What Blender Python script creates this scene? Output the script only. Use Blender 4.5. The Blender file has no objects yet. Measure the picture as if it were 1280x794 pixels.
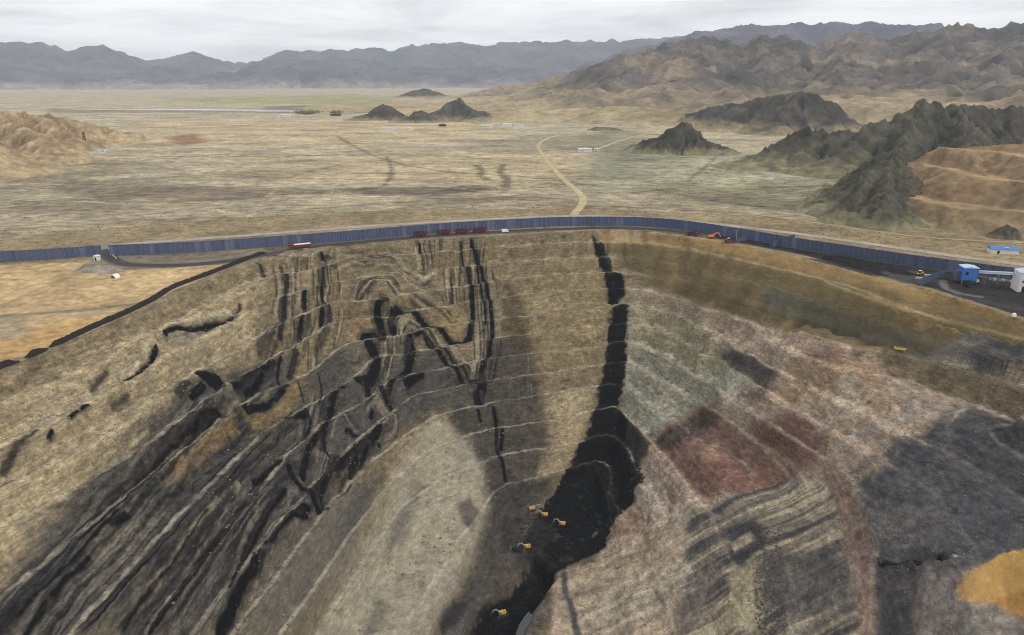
import bpy, math, random
import numpy as np

# ------------------------------------------------------------------ camera, sky, sun, exposure
scn = bpy.context.scene
COL = scn.collection
CAM_H, PITCH, FPX, CU, CV = 116.0, math.radians(19.2), 865.0, 640.0, 397.0
cam_data = bpy.data.cameras.new('camera')
cam_data.sensor_width = 36.0
cam_data.lens = 36.0 * FPX / 1280.0
cam_data.clip_start = 1.0
cam_data.clip_end = 60000.0
cam = bpy.data.objects.new('camera', cam_data)
COL.objects.link(cam)
cam.location = (0, 0, CAM_H)
cam.rotation_euler = (math.radians(90) - PITCH, 0, 0)
scn.camera = cam

SUN_EL, SUN_AZ = math.radians(42), math.radians(118)      # azimuth from +Y towards +X
world = bpy.data.worlds.new('World')
scn.world = world
world.use_nodes = True
wn = world.node_tree.nodes; wl = world.node_tree.links
wn.clear()
def wnode(t, **kw):
    n = wn.new(t)
    for k, v in kw.items(): setattr(n, k, v)
    return n
wout = wnode('ShaderNodeOutputWorld'); wbg = wnode('ShaderNodeBackground')
sky = wnode('ShaderNodeTexSky', sky_type='NISHITA', sun_disc=False)
sky.sun_elevation = SUN_EL; sky.sun_rotation = SUN_AZ
sky.altitude = 1500; sky.dust_density = 2.0
skys = wnode('ShaderNodeVectorMath', operation='SCALE'); skys.inputs['Scale'].default_value = 0.10
wl.new(sky.outputs['Color'], skys.inputs[0])
# an overcast deck: noise laid on a flat layer above the place, seen in perspective
tc = wnode('ShaderNodeTexCoord'); sep = wnode('ShaderNodeSeparateXYZ')
wl.new(tc.outputs['Generated'], sep.inputs[0])
def wmath(op, a, b=None, clamp=False):
    n = wnode('ShaderNodeMath', operation=op, use_clamp=clamp)
    for i, s in enumerate((a, b)):
        if s is None: continue
        if isinstance(s, (int, float)): n.inputs[i].default_value = s
        else: wl.new(s, n.inputs[i])
    return n.outputs[0]
zc = wmath('ADD', wmath('ABSOLUTE', sep.outputs['Z']), 0.10)
comb = wnode('ShaderNodeCombineXYZ')
wl.new(wmath('DIVIDE', sep.outputs['X'], zc), comb.inputs[0])
wl.new(wmath('DIVIDE', sep.outputs['Y'], zc), comb.inputs[1])
cn = wnode('ShaderNodeTexNoise'); cn.inputs['Scale'].default_value = 0.55
cn.inputs['Detail'].default_value = 7; cn.inputs['Roughness'].default_value = 0.58; cn.inputs['Distortion'].default_value = 0.4
wl.new(comb.outputs[0], cn.inputs['Vector'])
cr = wnode('ShaderNodeValToRGB')
cr.color_ramp.elements[0].position = 0.36; cr.color_ramp.elements[0].color = (0.74, 0.75, 0.775, 1)
cr.color_ramp.elements[1].position = 0.60; cr.color_ramp.elements[1].color = (1.14, 1.14, 1.15, 1)
wl.new(cn.outputs['Fac'], cr.inputs['Fac'])
mixc = wnode('ShaderNodeMix', data_type='RGBA'); mixc.inputs['Factor'].default_value = 0.94
wl.new(skys.outputs[0], mixc.inputs['A']); wl.new(cr.outputs['Color'], mixc.inputs['B'])
wl.new(mixc.outputs['Result'], wbg.inputs['Color'])
wbg.inputs['Strength'].default_value = 1.0
wl.new(wbg.outputs[0], wout.inputs['Surface'])

sl = bpy.data.lights.new('sun', 'SUN')
sl.energy = 1.5; sl.angle = math.radians(10); sl.color = (1.0, 0.94, 0.85)
sun = bpy.data.objects.new('sun', sl); COL.objects.link(sun)
from mathutils import Vector
sd = Vector((math.cos(SUN_EL) * math.sin(SUN_AZ), math.cos(SUN_EL) * math.cos(SUN_AZ), math.sin(SUN_EL)))
sun.rotation_euler = (-sd).to_track_quat('-Z', 'Y').to_euler()
sun.location = sd * 900

scn.view_settings.view_transform = 'Standard'
scn.view_settings.look = 'None'
scn.view_settings.exposure = 0.0
scn.view_settings.gamma = 1.0
scn.view_settings.use_curve_mapping = False
scn.cycles.use_denoising = True
scn.cycles.denoising_prefilter = 'NONE'
scn.cycles.use_adaptive_sampling = False
scn.cycles.filter_width = 1.1
scn.cycles.max_bounces = 5
scn.cycles.volume_bounces = 1
scn.cycles.diffuse_bounces = 3

# ------------------------------------------------------------------ numeric helpers
rng = np.random.RandomState(7)
random.seed(5)
_perm = rng.permutation(256).astype(np.int32); _perm = np.concatenate([_perm, _perm])
_ga = rng.rand(256) * 2 * np.pi
_gx = np.cos(_ga).astype(np.float32); _gy = np.sin(_ga).astype(np.float32)
def noise(x, y, seed=0):
    """2-D gradient noise, about -1..1"""
    x = np.asarray(x, np.float64) + seed * 17.31; y = np.asarray(y, np.float64) - seed * 9.77
    xf = np.floor(x); yf = np.floor(y)
    xi = xf.astype(np.int32) & 255; yi = yf.astype(np.int32) & 255
    fx = (x - xf).astype(np.float32); fy = (y - yf).astype(np.float32)
    u = fx * fx * fx * (fx * (fx * 6 - 15) + 10); v = fy * fy * fy * (fy * (fy * 6 - 15) + 10)
    def g(ix, iy, dx, dy):
        h = _perm[_perm[ix & 255] + (iy & 255)]
        return _gx[h] * dx + _gy[h] * dy
    n00 = g(xi, yi, fx, fy); n10 = g(xi + 1, yi, fx - 1, fy)
    n01 = g(xi, yi + 1, fx, fy - 1); n11 = g(xi + 1, yi + 1, fx - 1, fy - 1)
    a = n00 + u * (n10 - n00); b = n01 + u * (n11 - n01)
    return (a + v * (b - a)) * 1.5
_gz3 = (rng.rand(256) * 2 - 1).astype(np.float32); _gr = np.sqrt(1 - _gz3 ** 2); _gx3 = _gr * _gx; _gy3 = _gr * _gy
def noise3(x, y, z, seed=0):
    """3-D gradient noise, about -1..1"""
    q = [np.asarray(x, np.float64) + seed * 17.31, np.asarray(y, np.float64) - seed * 9.77, np.asarray(z, np.float64) + seed * 5.13]
    fl_ = [np.floor(a) for a in q]; ii = [a.astype(np.int32) & 255 for a in fl_]; ff = [(a - b).astype(np.float32) for a, b in zip(q, fl_)]
    w = [f * f * f * (f * (f * 6 - 15) + 10) for f in ff]; out = 0
    for dx in (0, 1):
        wx = w[0] if dx else 1 - w[0]
        for dy in (0, 1):
            wxy = wx * (w[1] if dy else 1 - w[1]); hh = _perm[_perm[(ii[0] + dx) & 255] + ((ii[1] + dy) & 255)]
            for dz in (0, 1):
                h = _perm[hh + ((ii[2] + dz) & 255)]
                out = out + wxy * (w[2] if dz else 1 - w[2]) * (_gx3[h] * (ff[0] - dx) + _gy3[h] * (ff[1] - dy) + _gz3[h] * (ff[2] - dz))
    return out * 1.6
def fbm3(x, y, z, octaves=4, seed=0, gain=0.5):
    s = 0; a = 1; t = 0
    for i in range(octaves):
        k = 2.03 ** i; s = s + a * noise3(x * k, y * k, z * k, seed + i); t += a; a *= gain
    return s / t
def fbm(x, y, octaves=4, seed=0, gain=0.5):
    s = 0; a = 1; t = 0
    for i in range(octaves):
        s = s + a * noise(x * 2.03 ** i, y * 2.03 ** i, seed + i); t += a; a *= gain
    return s / t
def ridged(x, y, octaves=5, seed=0, gain=0.5):
    s = 0; a = 1; t = 0; w = 1
    for i in range(octaves):
        n = 1 - np.abs(noise(x * 2.03 ** i, y * 2.03 ** i, seed + i))
        n = n * n * w; w = np.clip(n * 1.6, 0, 1)
        s = s + a * n; t += a; a *= gain
    return s / t
def ss(a, b, x):
    t = np.clip((x - a) / (b - a), 0, 1); return t * t * (3 - 2 * t)
def lin(c):
    c = np.asarray(c, float) / 255.0
    return np.where(c < 0.04045, c / 12.92, ((c + 0.055) / 1.055) ** 2.4)
LIGHT = 1.0                                    # how bright a white surface comes out under this sky and sun
def alb(*c):
    """base colour of a surface that shows as this sRGB colour under the sky"""
    c = lin(c); return (c * 0.9 + 0.1 * (c @ np.array([0.25, 0.65, 0.10]))) / LIGHT

cp, sp = math.cos(PITCH), math.sin(PITCH)
def ray(u, v):
    return np.array([(u - CU), FPX * cp + (CV - v) * sp, -FPX * sp + (CV - v) * cp])
def at_z(u, v, z=0.0):
    """where the sight line of a photo point meets level z"""
    d = ray(u, v); t = (z - CAM_H) / d[2]
    return np.array([d[0] * t, d[1] * t, z])
def at_d(u, v, dist):
    """point on the sight line at ground distance dist"""
    d = ray(u, v); t = dist / math.hypot(d[0], d[1])
    return np.array([d[0] * t, d[1] * t, CAM_H + d[2] * t])
def resample(pts, step):
    pts = np.asarray(pts, float); out = [pts[0]]
    for a, b in zip(pts[:-1], pts[1:]):
        n = max(1, int(np.hypot(*(b - a)[:2]) / step))
        for i in range(1, n + 1): out.append(a + (b - a) * i / n)
    return np.array(out)
def smooth_line(pts, step):
    """Catmull-Rom through the points, then resampled"""
    p = np.asarray(pts, float)
    if len(p) < 3: return resample(p, step)
    q = np.vstack([2 * p[0] - p[1], p, 2 * p[-1] - p[-2]]); out = [p[0]]
    for i in range(1, len(q) - 2):
        n = max(1, int(np.hypot(*(q[i + 1] - q[i])[:2]) / step))
        for j in range(1, n + 1):
            t = j / n
            out.append(0.5 * (2 * q[i] + (q[i + 1] - q[i - 1]) * t + (2 * q[i - 1] - 5 * q[i] + 4 * q[i + 1] - q[i + 2]) * t * t
                              + (3 * q[i] - q[i - 1] - 3 * q[i + 1] + q[i + 2]) * t ** 3))
    return np.array(out)
def seg_dist(x, y, line, want_frac=True):
    """distance to a polyline and the fraction along it"""
    x = np.asarray(x); shp = x.shape; ox, oy = line[:, 0].mean(), line[:, 1].mean()
    x = (x.ravel() - ox).astype(np.float32); y = (np.asarray(y).ravel() - oy).astype(np.float32)
    best = np.full(x.shape, 1e18, np.float32); frac = np.zeros(x.shape, np.float32)
    L = np.concatenate([[0], np.cumsum(np.hypot(np.diff(line[:, 0]), np.diff(line[:, 1])))])
    tot = max(L[-1], 1e-6)
    for i in range(len(line) - 1):
        ax, ay = line[i, 0] - ox, line[i, 1] - oy; dx, dy = line[i + 1, 0] - line[i, 0], line[i + 1, 1] - line[i, 1]
        l2 = dx * dx + dy * dy + 1e-12; f4 = np.float32
        px = x - f4(ax); py = y - f4(ay)
        t = px * f4(dx / l2); t += py * f4(dy / l2); np.minimum(t, f4(1), out=t); np.maximum(t, f4(0), out=t)
        px -= t * f4(dx); py -= t * f4(dy); px *= px; py *= py; px += py
        if want_frac:
            m = px < best; best[m] = px[m]; frac[m] = f4(L[i] / tot) + t[m] * f4(math.sqrt(l2) / tot)
        else: np.minimum(best, px, out=best)
    return np.sqrt(best).astype(float).reshape(shp), frac.astype(float).reshape(shp)
def inside(x, y, poly):
    c = np.zeros(x.shape, bool); n = len(poly)
    for i in range(n):
        x1, y1 = poly[i][:2]; x2, y2 = poly[(i + 1) % n][:2]
        if y1 == y2: continue
        c ^= ((y1 > y) != (y2 > y)) & (x < (x2 - x1) * (y - y1) / (y2 - y1) + x1)
    return c
def poly_sd(x, y, poly):
    """signed distance, positive inside"""
    d, _ = seg_dist(x, y, np.vstack([poly, poly[:1]])[:, :2], False)
    return np.where(inside(x, y, poly), d, -d)

# ------------------------------------------------------------------ the shape of the pit
# bench lines of the highwall as they show in the photograph (photo points), one list per bench level
LEVELS = np.array([0] + [-8 - 11 * k for k in range(12)] + [-140.0, -160.0])
RIM = [(0,461),(30,450),(60,437),(110,415),(160,393),(190,378),(215,364),(260,346),(310,327),(335,319),(370,311),(420,306),
       (470,303),(515,300),(560,297),(620,293.5),(680,290.5),(740,288),(790,288),(850,294),(905,302),(960,313),(1030,329),(1100,348),(1170,364),(1230,383),(1280,399)]
BENCH = {
 1: [(0,505),(50,483),(100,460),(150,432),(225,398),(270,375),(300,362),(333,347),(358,340.5),(396,336),(421,328),(451,322),(491,320),(524,318),(577,314),(638,308),(741,303),(807,304),(860,312),(935,328),(1017,347),(1070,362),(1122,382),(1172,401),(1280,430)],
 2: [(0,558),(60,530),(120,497),(190,455),(225,435),(262,418),(300,391),(350,372),(400,356),(430,350),(491,342),(511,339),(585,331.6),(638,326),(746,319),(790,320),(832,324),(900,340),(960,358),(1050,385),(1120,406),(1180,424),(1280,455)],
 3: [(0,611),(80,572),(160,520),(235,470),(270,452),(300,434),(350,406),(383,391),(408,381),(451,377),(476,376),(514,367),(552,363),(610,354),(638,349),(706,343),(756,338),(800,341),(840,350),(900,368),(960,388),(1040,410),(1120,440),(1190,462),(1280,492)],
 4: [(0,666),(30,652),(118,596),(200,545),(250,508),(300,473),(345,444),(373,430),(401,411),(423,402),(471,396),(514,388),(585,377),(617,374.5),(643,369),(718,360.6),(775,356),(807,362),(857,376),(893,388),(916,395),(962,411),(998,418),(1063,436),(1090,451),(1122,474),(1172,493),(1204,503),(1280,532)],
 5: [(0,750),(60,700),(150,625),(230,560),(290,512),(320,493),(361,478),(391,463),(418,440),(441,429),(471,423.6),(509,418.5),(539,408.5),(587,403),(633,397),(706,391),(761,384),(794,382),(832,388),(857,398),(893,424),(919,437),(958,457),(1010,480),(1060,508),(1120,538),(1200,575),(1280,625)],
 6: [(90,793),(180,690),(280,590),(340,533),(400,500),(440,473),(476,445),(519,440),(572,431),(605,423.6),(650,418.5),(706,413.5),(761,406),(802,407),(832,416),(875,432),(930,470),(1000,515),(1080,560),(1170,622),(1220,690),(1245,793)],
 7: [(180,793),(220,740),(300,640),(360,570),(401,528),(448,507),(480,485),(517,468),(554,460),(617,447.5),(668,441),(706,440),(741,435),(781,428),(797,430),(814,437),(847,452),(900,490),(960,530),(1040,578),(1100,640),(1130,700),(1150,793)],
 8: [(240,793),(310,700),(385,615),(430,568),(480,522),(520,494),(570,483),(608,476.5),(671,468),(714,461),(762,455),(784,453),(810,464),(860,492),(930,537),(990,582),(1040,640),(1060,700),(1080,793)],
 9: [(290,793),(335,735),(375,680),(414,626),(457,584),(492,556),(530,530),(558,517),(596,508),(641,499),(676,493),(709,488),(750,483),(779,483),(800,497),(850,532),(900,577),(950,632),(980,690),(1000,793)],
 10: [(351,793),(391,740),(431,680),(482,612),(530,567),(565,552),(596,541),(621,536),(671,529),(714,522),(747,513),(772,509),(810,548),(848,594),(890,650),(920,720),(940,793)],
 11: [(396,793),(454,702),(499,637),(550,600),(606,577),(633,568),(671,561),(729,552),(765,545),(790,575),(812,610),(835,660),(860,720),(880,793)],
 12: [(494,793),(522,763),(570,690),(587,662),(610,630),(628,608),(671,597),(711,586),(747,577),(762,618),(785,660),(800,720),(810,793)],
}
FLOOR = [(640,650),(665,632),(700,640),(720,620),(735,650),(650,685),(700,690),(735,680),(690,712),(610,700),(600,740),(640,735),(670,740),(620,770),(590,790),(640,790),(560,790),(700,760),(720,790)]
ctrl = []
for k, pl in BENCH.items():
    for p in resample(pl, 22): ctrl.append(at_z(p[0], p[1], LEVELS[k]))
for p in resample(RIM, 22): ctrl.append(at_z(p[0], p[1], 0))
for p in FLOOR: ctrl.append(at_z(p[0], p[1], -139))
for p in [(-236,200,0),(-242,120,0),(-215,10,0),(-120,-90,0),(20,-125,0),(180,-80,0),(290,60,0),(325,180,0),(315,270,0),
          (0,215,-140),(-8,140,-134),(-15,60,-100),(0,-50,-40),(-205,140,-35),(-160,110,-68),(-85,110,-112),(-60,40,-90),
          (90,140,-100),(140,140,-80),(200,110,-50),(260,140,-28),(100,30,-60),(200,200,-50),(250,220,-38),(240,280,-25)]:
    ctrl.append(np.array(p, float))
ctrl = np.array(ctrl)
def tps_fit(P, lam=6.0):
    S = 100.0; X = P[:, :2] / S; n = len(P)
    r2 = ((X[:, None] - X[None]) ** 2).sum(-1)
    K = 0.5 * r2 * np.log(r2 + 1e-12) + np.eye(n) * lam * 1e-4
    A = np.zeros((n + 3, n + 3)); A[:n, :n] = K
    A[:n, n] = 1; A[:n, n + 1:] = X; A[n:, :n] = A[:n, n:].T
    w = np.linalg.solve(A, np.concatenate([P[:, 2], np.zeros(3)]))
    def f(x, y):
        x = x.ravel() / S; y = y.ravel() / S; out = np.empty(x.shape)
        for i in range(0, len(x), 20000):
            xx = x[i:i + 20000]; yy = y[i:i + 20000]
            r = (xx[:, None] - X[None, :, 0]) ** 2 + (yy[:, None] - X[None, :, 1]) ** 2
            out[i:i + 20000] = (0.5 * r * np.log(r + 1e-12)) @ w[:n] + w[n] + w[n + 1] * xx + w[n + 2] * yy
        return out
    return f
tps = tps_fit(ctrl)
GX0, GX1, GY0, GY1, GS = -330.0, 400.0, -160.0, 620.0, 2.5
gx = np.arange(GX0, GX1 + GS, GS); gy = np.arange(GY0, GY1 + GS, GS)
_X, _Y = np.meshgrid(gx, gy)
ZS = tps(_X, _Y).reshape(_X.shape)
rim_world = np.array([at_z(p[0], p[1], 0)[:2] for p in smooth_line(RIM, 6)])
rim_poly = np.vstack([[(-236,200),(-242,120),(-215,10),(-120,-90),(20,-125),(180,-80),(290,60),(325,180),(315,270)][::-1], rim_world])
# order: along the traced rim from left to right, then round behind the camera
rim_poly = np.vstack([rim_world, [(315,270),(325,180),(290,60),(180,-80),(20,-125),(-120,-90),(-215,10),(-242,120),(-236,200)]])
SD = poly_sd(_X, _Y, rim_poly)                      # + inside the pit
def bil(G, x, y):
    fx = np.clip((x - GX0) / GS, 0, G.shape[1] - 1.001); fy = np.clip((y - GY0) / GS, 0, G.shape[0] - 1.001)
    ix = fx.astype(int); iy = fy.astype(int); fx = fx - ix; fy = fy - iy
    return (G[iy, ix] * (1 - fx) + G[iy, ix + 1] * fx) * (1 - fy) + (G[iy + 1, ix] * (1 - fx) + G[iy + 1, ix + 1] * fx) * fy
# first pass raster of the ungraded slope, used to place regions traced in the photograph
def smooth_z(x, y):
    z = np.minimum(bil(ZS, x, y), -0.02); sdv = bil(SD, x, y)
    z = np.maximum(z, -139.0 - 0 * z)
    z = np.maximum(z, -np.maximum(sdv, 0) * 1.6)      # no face steeper than this right at the rim
    return np.where(sdv > 0, z, 0.0)
_rs = np.concatenate([np.arange(100, 620, 1.0), np.geomspace(620, 20000, 120)])
def cast(pts, hf):
    """photo points -> world points on the height function hf"""
    q = np.asarray(pts, float)[:, :2]; d = np.stack([ray(u, v) for u, v in q]); h = np.hypot(d[:, 0], d[:, 1])[:, None]
    def gap(r):
        xx = d[:, :1] / h * r; yy = d[:, 1:2] / h * r
        zt = hf(xx.ravel(), yy.ravel()).reshape(xx.shape); return CAM_H + d[:, 2:] / h * r - zt, xx, yy, zt
    g, *_ = gap(np.broadcast_to(_rs, (len(q), len(_rs))))
    i = np.argmax(g <= 0, axis=1); i = np.where((g <= 0).any(1), np.maximum(i, 1), len(_rs) - 1)
    lo, hi = _rs[i - 1][:, None], _rs[i][:, None]
    for _ in range(9):
        mid = (lo + hi) / 2; gm = gap(mid)[0]; lo = np.where(gm > 0, mid, lo); hi = np.where(gm > 0, hi, mid)
    _, xx, yy, zt = gap(hi)
    return np.column_stack([xx[:, 0], yy[:, 0], zt[:, 0]])
def PL(pts, step=7): return cast(smooth_line(pts, step), smooth_z)      # traced line on the slope
def PG(pts, step=9): return cast(resample(list(pts) + [pts[0]], step)[:-1], smooth_z)   # traced region on the slope

# how strongly the benches are cut, region by region
R_OLIVE = PG([(745,288),(900,302),(1030,329),(1280,399),(1280,455),(1210,428),(1172,455),(1130,436),(1063,434),(1000,418),(916,393),(860,377),(807,350),(782,338)])
R_RIGHT = PG([(782,352),(860,377),(916,395),(1000,420),(1063,436),(1172,493),(1280,530),(1280,794),(820,794),(760,640),(800,560),(785,500)])
R_LOWER = PG([(985,560),(1060,575),(1280,560),(1280,794),(700,794),(700,715),(790,660),(880,640)])
R_LEFT = PG([(0,461),(340,319),(335,350),(300,440),(250,510),(120,640),(0,780)])
CUT = PG([(668,695),(641,728),(616,748),(585,780),(575,800),(648,800),(648,780),(660,765),(678,745),(691,720)])
TRENCH = PL([(1096,697),(1128,692),(1148,688),(1160,698)])
TRENCH2 = PL([(1174,692),(1186,698)])
BLOCK = PG([(1092,700),(1150,694),(1146,800),(1090,800)])
SLOT1 = PL([(202,418),(219,411),(239,410),(264,404),(294,393)])
SLOT2 = PL([(197,428),(181,454),(152,476)])
SPOIL = PG([(1160,452),(1208,421),(1290,443),(1290,500),(1208,476)])
_g1, _g2 = np.gradient(ZS, GS); _gm = np.hypot(_g2, _g1) + 1e-6
DX, DY = _g2 / _gm, _g1 / _gm                       # uphill direction
R_APRON = PG([(540,523),(578,545),(602,580),(612,640),(600,690),(572,745),(540,790),(530,815),(300,815),(395,640),(485,600),(505,565)])
OCHRE_P = PG([(1196,738),(1214,714),(1255,690),(1430,672),(1430,790),(1268,765),(1240,752),(1205,752)])
POND_P = PG([(661,763),(666,768),(663,776),(657,784),(655,793),(647,802),(643,802),(645,790),(649,779),(655,770)], 4)
def ledges(x, y, z, seed=604):
    """beds weathered into ledges: long along the slope, thin in height"""
    return noise3(x / 8, y / 8, z / 2.4, seed) + 0.6 * noise3(x / 4.5, y / 4.5, z / 1.5, seed + 1)
POND_Z = float(POND_P[:, 2].mean()) - 1.0
def pit_height(x, y, detail=True):
    zs = smooth_z(x, y); sdv = bil(SD, x, y)
    w1 = fbm(x / 38, y / 38, 3, 3); w2 = fbm(x / 9, y / 9, 2, 11)
    T = np.full(x.shape, 1.0)
    def soft(poly, feather, val):
        nonlocal T
        bb = (x > poly[:, 0].min() - feather) & (x < poly[:, 0].max() + feather) & (y > poly[:, 1].min() - feather) & (y < poly[:, 1].max() + feather)
        a = np.zeros(x.shape); a[bb] = ss(-feather, feather, poly_sd(x[bb], y[bb], poly)); T = T * (1 - a) + val * a
    soft(R_LEFT, 12, 0.75); soft(R_RIGHT, 8, 0.7); soft(R_LOWER, 12, 0.22); soft(R_OLIVE, 5, 0.12)
    c = np.interp(-zs, -LEVELS, np.arange(len(LEVELS)))
    c = c + 0.05 * w1 + 0.045 * w2
    k = np.round(c); f = c - k
    flat = 0.25
    g = np.sign(f) * np.maximum(0, np.abs(f) - flat) / (0.5 - flat) * 0.5
    cc = c * (1 - T) + (k + g) * T
    z = np.interp(cc, np.arange(len(LEVELS)), LEVELS)
    deep = ss(-131, -138, zs)
    z = z * (1 - deep) + (zs + 0.35 * w1 + 0.2 * w2) * deep
    z = np.maximum(z, -np.maximum(sdv, 0) * 2.2)
    gap = np.abs(f + 0.02) * 11.0 / np.maximum(bil(_gm, x, y), 0.05)          # metres from the bench line
    berm = ss(1.45, 0.6, gap) * np.minimum(T * 1.3, 1) * (1 - deep) * np.clip(0.72 + 1.1 * w1 + 0.8 * w2, 0.1, 1)
    if detail:
        amp = ss(0, 6, sdv) * (1 - 0.75 * deep)
        R = np.ones(x.shape)
        for poly, feather, val in ((R_APRON, 8, 0.45), (R_OLIVE, 5, 0.35), (R_LOWER, 12, 0.6), (OCHRE_P, 3, 0.2)):
            bb = (x > poly[:, 0].min() - feather) & (x < poly[:, 0].max() + feather) & (y > poly[:, 1].min() - feather) & (y < poly[:, 1].max() + feather)
            a = np.zeros(x.shape); a[bb] = ss(-feather, feather, poly_sd(x[bb], y[bb], poly)); R = R * (1 - a) + val * a
        zb = z * 1.0
        z = z + amp * R * (1.2 * fbm(x / 17, y / 17, 3, 21) + 0.6 * fbm3(x / 8, y / 8, zb / 8, 2, 22) + 0.6 * ledges(x, y, zb)
                       + 0.7 * np.abs(noise3(x / 5, y / 5, zb / 5, 36)) - 0.2)
    def carve(line, hw, dz):
        nonlocal z
        bb = (x > line[:, 0].min() - 15) & (x < line[:, 0].max() + 15) & (y > line[:, 1].min() - 15) & (y < line[:, 1].max() + 15)
        if bb.any():
            d, fr = seg_dist(x[bb], y[bb], line); z[bb] += dz * ss(hw, hw * 0.45, d + 0.5 * w2[bb]) * ss(0, 0.1, fr) * ss(1, 0.9, fr)
    def drop(poly, feather, dz):
        nonlocal z
        bb = (x > poly[:, 0].min() - feather) & (x < poly[:, 0].max() + feather) & (y > poly[:, 1].min() - feather) & (y < poly[:, 1].max() + feather)
        if bb.any(): z[bb] += dz * ss(-feather, feather, poly_sd(x[bb], y[bb], poly) + 1.5 * w2[bb])
    drop(CUT, 3.0, -8.5); drop(BLOCK, 2.5, -3.5); drop(SPOIL, 4.0, 5.0)
    carve(TRENCH, 3.2, -5.0); carve(TRENCH2, 3.0, -4.0); carve(SLOT1, 1.6, -1.2); carve(SLOT2, 1.5, -1.0)
    bb = (x > POND_P[:, 0].min() - 3) & (x < POND_P[:, 0].max() + 3) & (y > POND_P[:, 1].min() - 3) & (y < POND_P[:, 1].max() + 3)
    if bb.any(): a = ss(-1.5, 0.5, poly_sd(x[bb], y[bb], POND_P)); z[bb] = z[bb] * (1 - a) + POND_Z * a
    z = np.where(sdv > 0, z, 0.0)
    return z, zs, sdv, berm, T, deep
def plain_z(x, y):
    """gentle relief of the desert outside the pit"""
    r = np.hypot(x, y)
    a = ss(330, 900, r)
    z = 0.25 * fbm(x / 60, y / 60, 2, 41) + a * 1.2 * fbm(x / 170, y / 170, 3, 43)
    return z * ss(0, 18, -bil(SD, x, y))
# ------------------------------------------------------------------ materials
def new_mat(name):
    m = bpy.data.materials.new(name); m.use_nodes = True
    nt = m.node_tree; b = nt.nodes['Principled BSDF']
    b.inputs['Roughness'].default_value = 0.9
    b.inputs['Specular IOR Level'].default_value = 0.2
    return m, nt, b
def N(nt, t, **kw):
    n = nt.nodes.new(t)
    for k, v in kw.items(): setattr(n, k, v)
    return n
def tex_noise(nt, vec, scale, detail=4, rough=0.6, dist=0.0):
    n = N(nt, 'ShaderNodeTexNoise'); n.inputs['Scale'].default_value = scale
    n.inputs['Detail'].default_value = detail; n.inputs['Roughness'].default_value = rough; n.inputs['Distortion'].default_value = dist
    nt.links.new(vec, n.inputs['Vector']); return n.outputs['Fac']
def mapr(nt, fac, a, b, c, d):
    n = N(nt, 'ShaderNodeMapRange'); nt.links.new(fac, n.inputs[0])
    for i, v in enumerate((a, b, c, d)): n.inputs[i + 1].default_value = v
    return n.outputs[0]
def mul(nt, a, b, op='MULTIPLY'):
    n = N(nt, 'ShaderNodeMath', operation=op)
    for i, s in enumerate((a, b)):
        if isinstance(s, (int, float)): n.inputs[i].default_value = s
        else: nt.links.new(s, n.inputs[i])
    return n.outputs[0]
def scale_col(nt, col, fac):
    n = N(nt, 'ShaderNodeVectorMath', operation='SCALE'); nt.links.new(col, n.inputs[0]); nt.links.new(fac, n.inputs['Scale']); return n.outputs[0]
def earth_mat(name, grain, bump_d, bump_s, contrast=0.28, stretch=(1, 1, 1)):
    """earth and rock: the layer colours stored on the mesh, broken up by grain, with fine relief"""
    m, nt, b = new_mat(name)
    a = N(nt, 'ShaderNodeAttribute', attribute_name='Col')
    g = N(nt, 'ShaderNodeNewGeometry')
    mp = N(nt, 'ShaderNodeMapping'); mp.inputs['Scale'].default_value = stretch
    nt.links.new(g.outputs['Position'], mp.inputs['Vector'])
    n1 = tex_noise(nt, mp.outputs[0], grain, 3, 0.6); n2 = tex_noise(nt, mp.outputs[0], grain * 0.13, 4, 0.6, 0.5)
    n3 = tex_noise(nt, mp.outputs[0], grain * 3.1, 3, 0.7)
    f = mul(nt, mapr(nt, n1, 0.32, 0.68, 1 - contrast, 1 + contrast), mapr(nt, n2, 0.32, 0.68, 1 - contrast * 0.8, 1 + contrast * 0.8))
    f = mul(nt, f, mapr(nt, n3, 0.3, 0.7, 1 - contrast * 0.5, 1 + contrast * 0.5))
    nt.links.new(scale_col(nt, a.outputs['Color'], f), b.inputs['Base Color'])
    bp = N(nt, 'ShaderNodeBump'); bp.inputs['Strength'].default_value = 1.0; bp.inputs['Distance'].default_value = bump_d
    nt.links.new(tex_noise(nt, mp.outputs[0], bump_s, 3, 0.55), bp.inputs['Height'])
    nt.links.new(bp.outputs[0], b.inputs['Normal'])
    b.inputs['Specular IOR Level'].default_value = 0.12
    return m
M = {}
def flat_mat(key, srgb, rough=0.6, var=0.15, scale=1.5, metal=0.0, bump=0.0, spec=0.3):
    m, nt, b = new_mat(key)
    c = alb(*srgb)
    g = N(nt, 'ShaderNodeNewGeometry')
    f = mapr(nt, tex_noise(nt, g.outputs['Position'], scale, 5, 0.65), 0.25, 0.75, 1 - var, 1 + var)
    rgb = N(nt, 'ShaderNodeRGB'); rgb.outputs[0].default_value = (*c, 1)
    nt.links.new(scale_col(nt, rgb.outputs[0], f), b.inputs['Base Color'])
    b.inputs['Roughness'].default_value = rough; b.inputs['Metallic'].default_value = metal; b.inputs['Specular IOR Level'].default_value = spec
    if bump:
        bp = N(nt, 'ShaderNodeBump'); bp.inputs['Distance'].default_value = bump
        nt.links.new(tex_noise(nt, g.outputs['Position'], scale * 2, 5, 0.7), bp.inputs['Height']); nt.links.new(bp.outputs[0], b.inputs['Normal'])
    M[key] = m; return m
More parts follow.
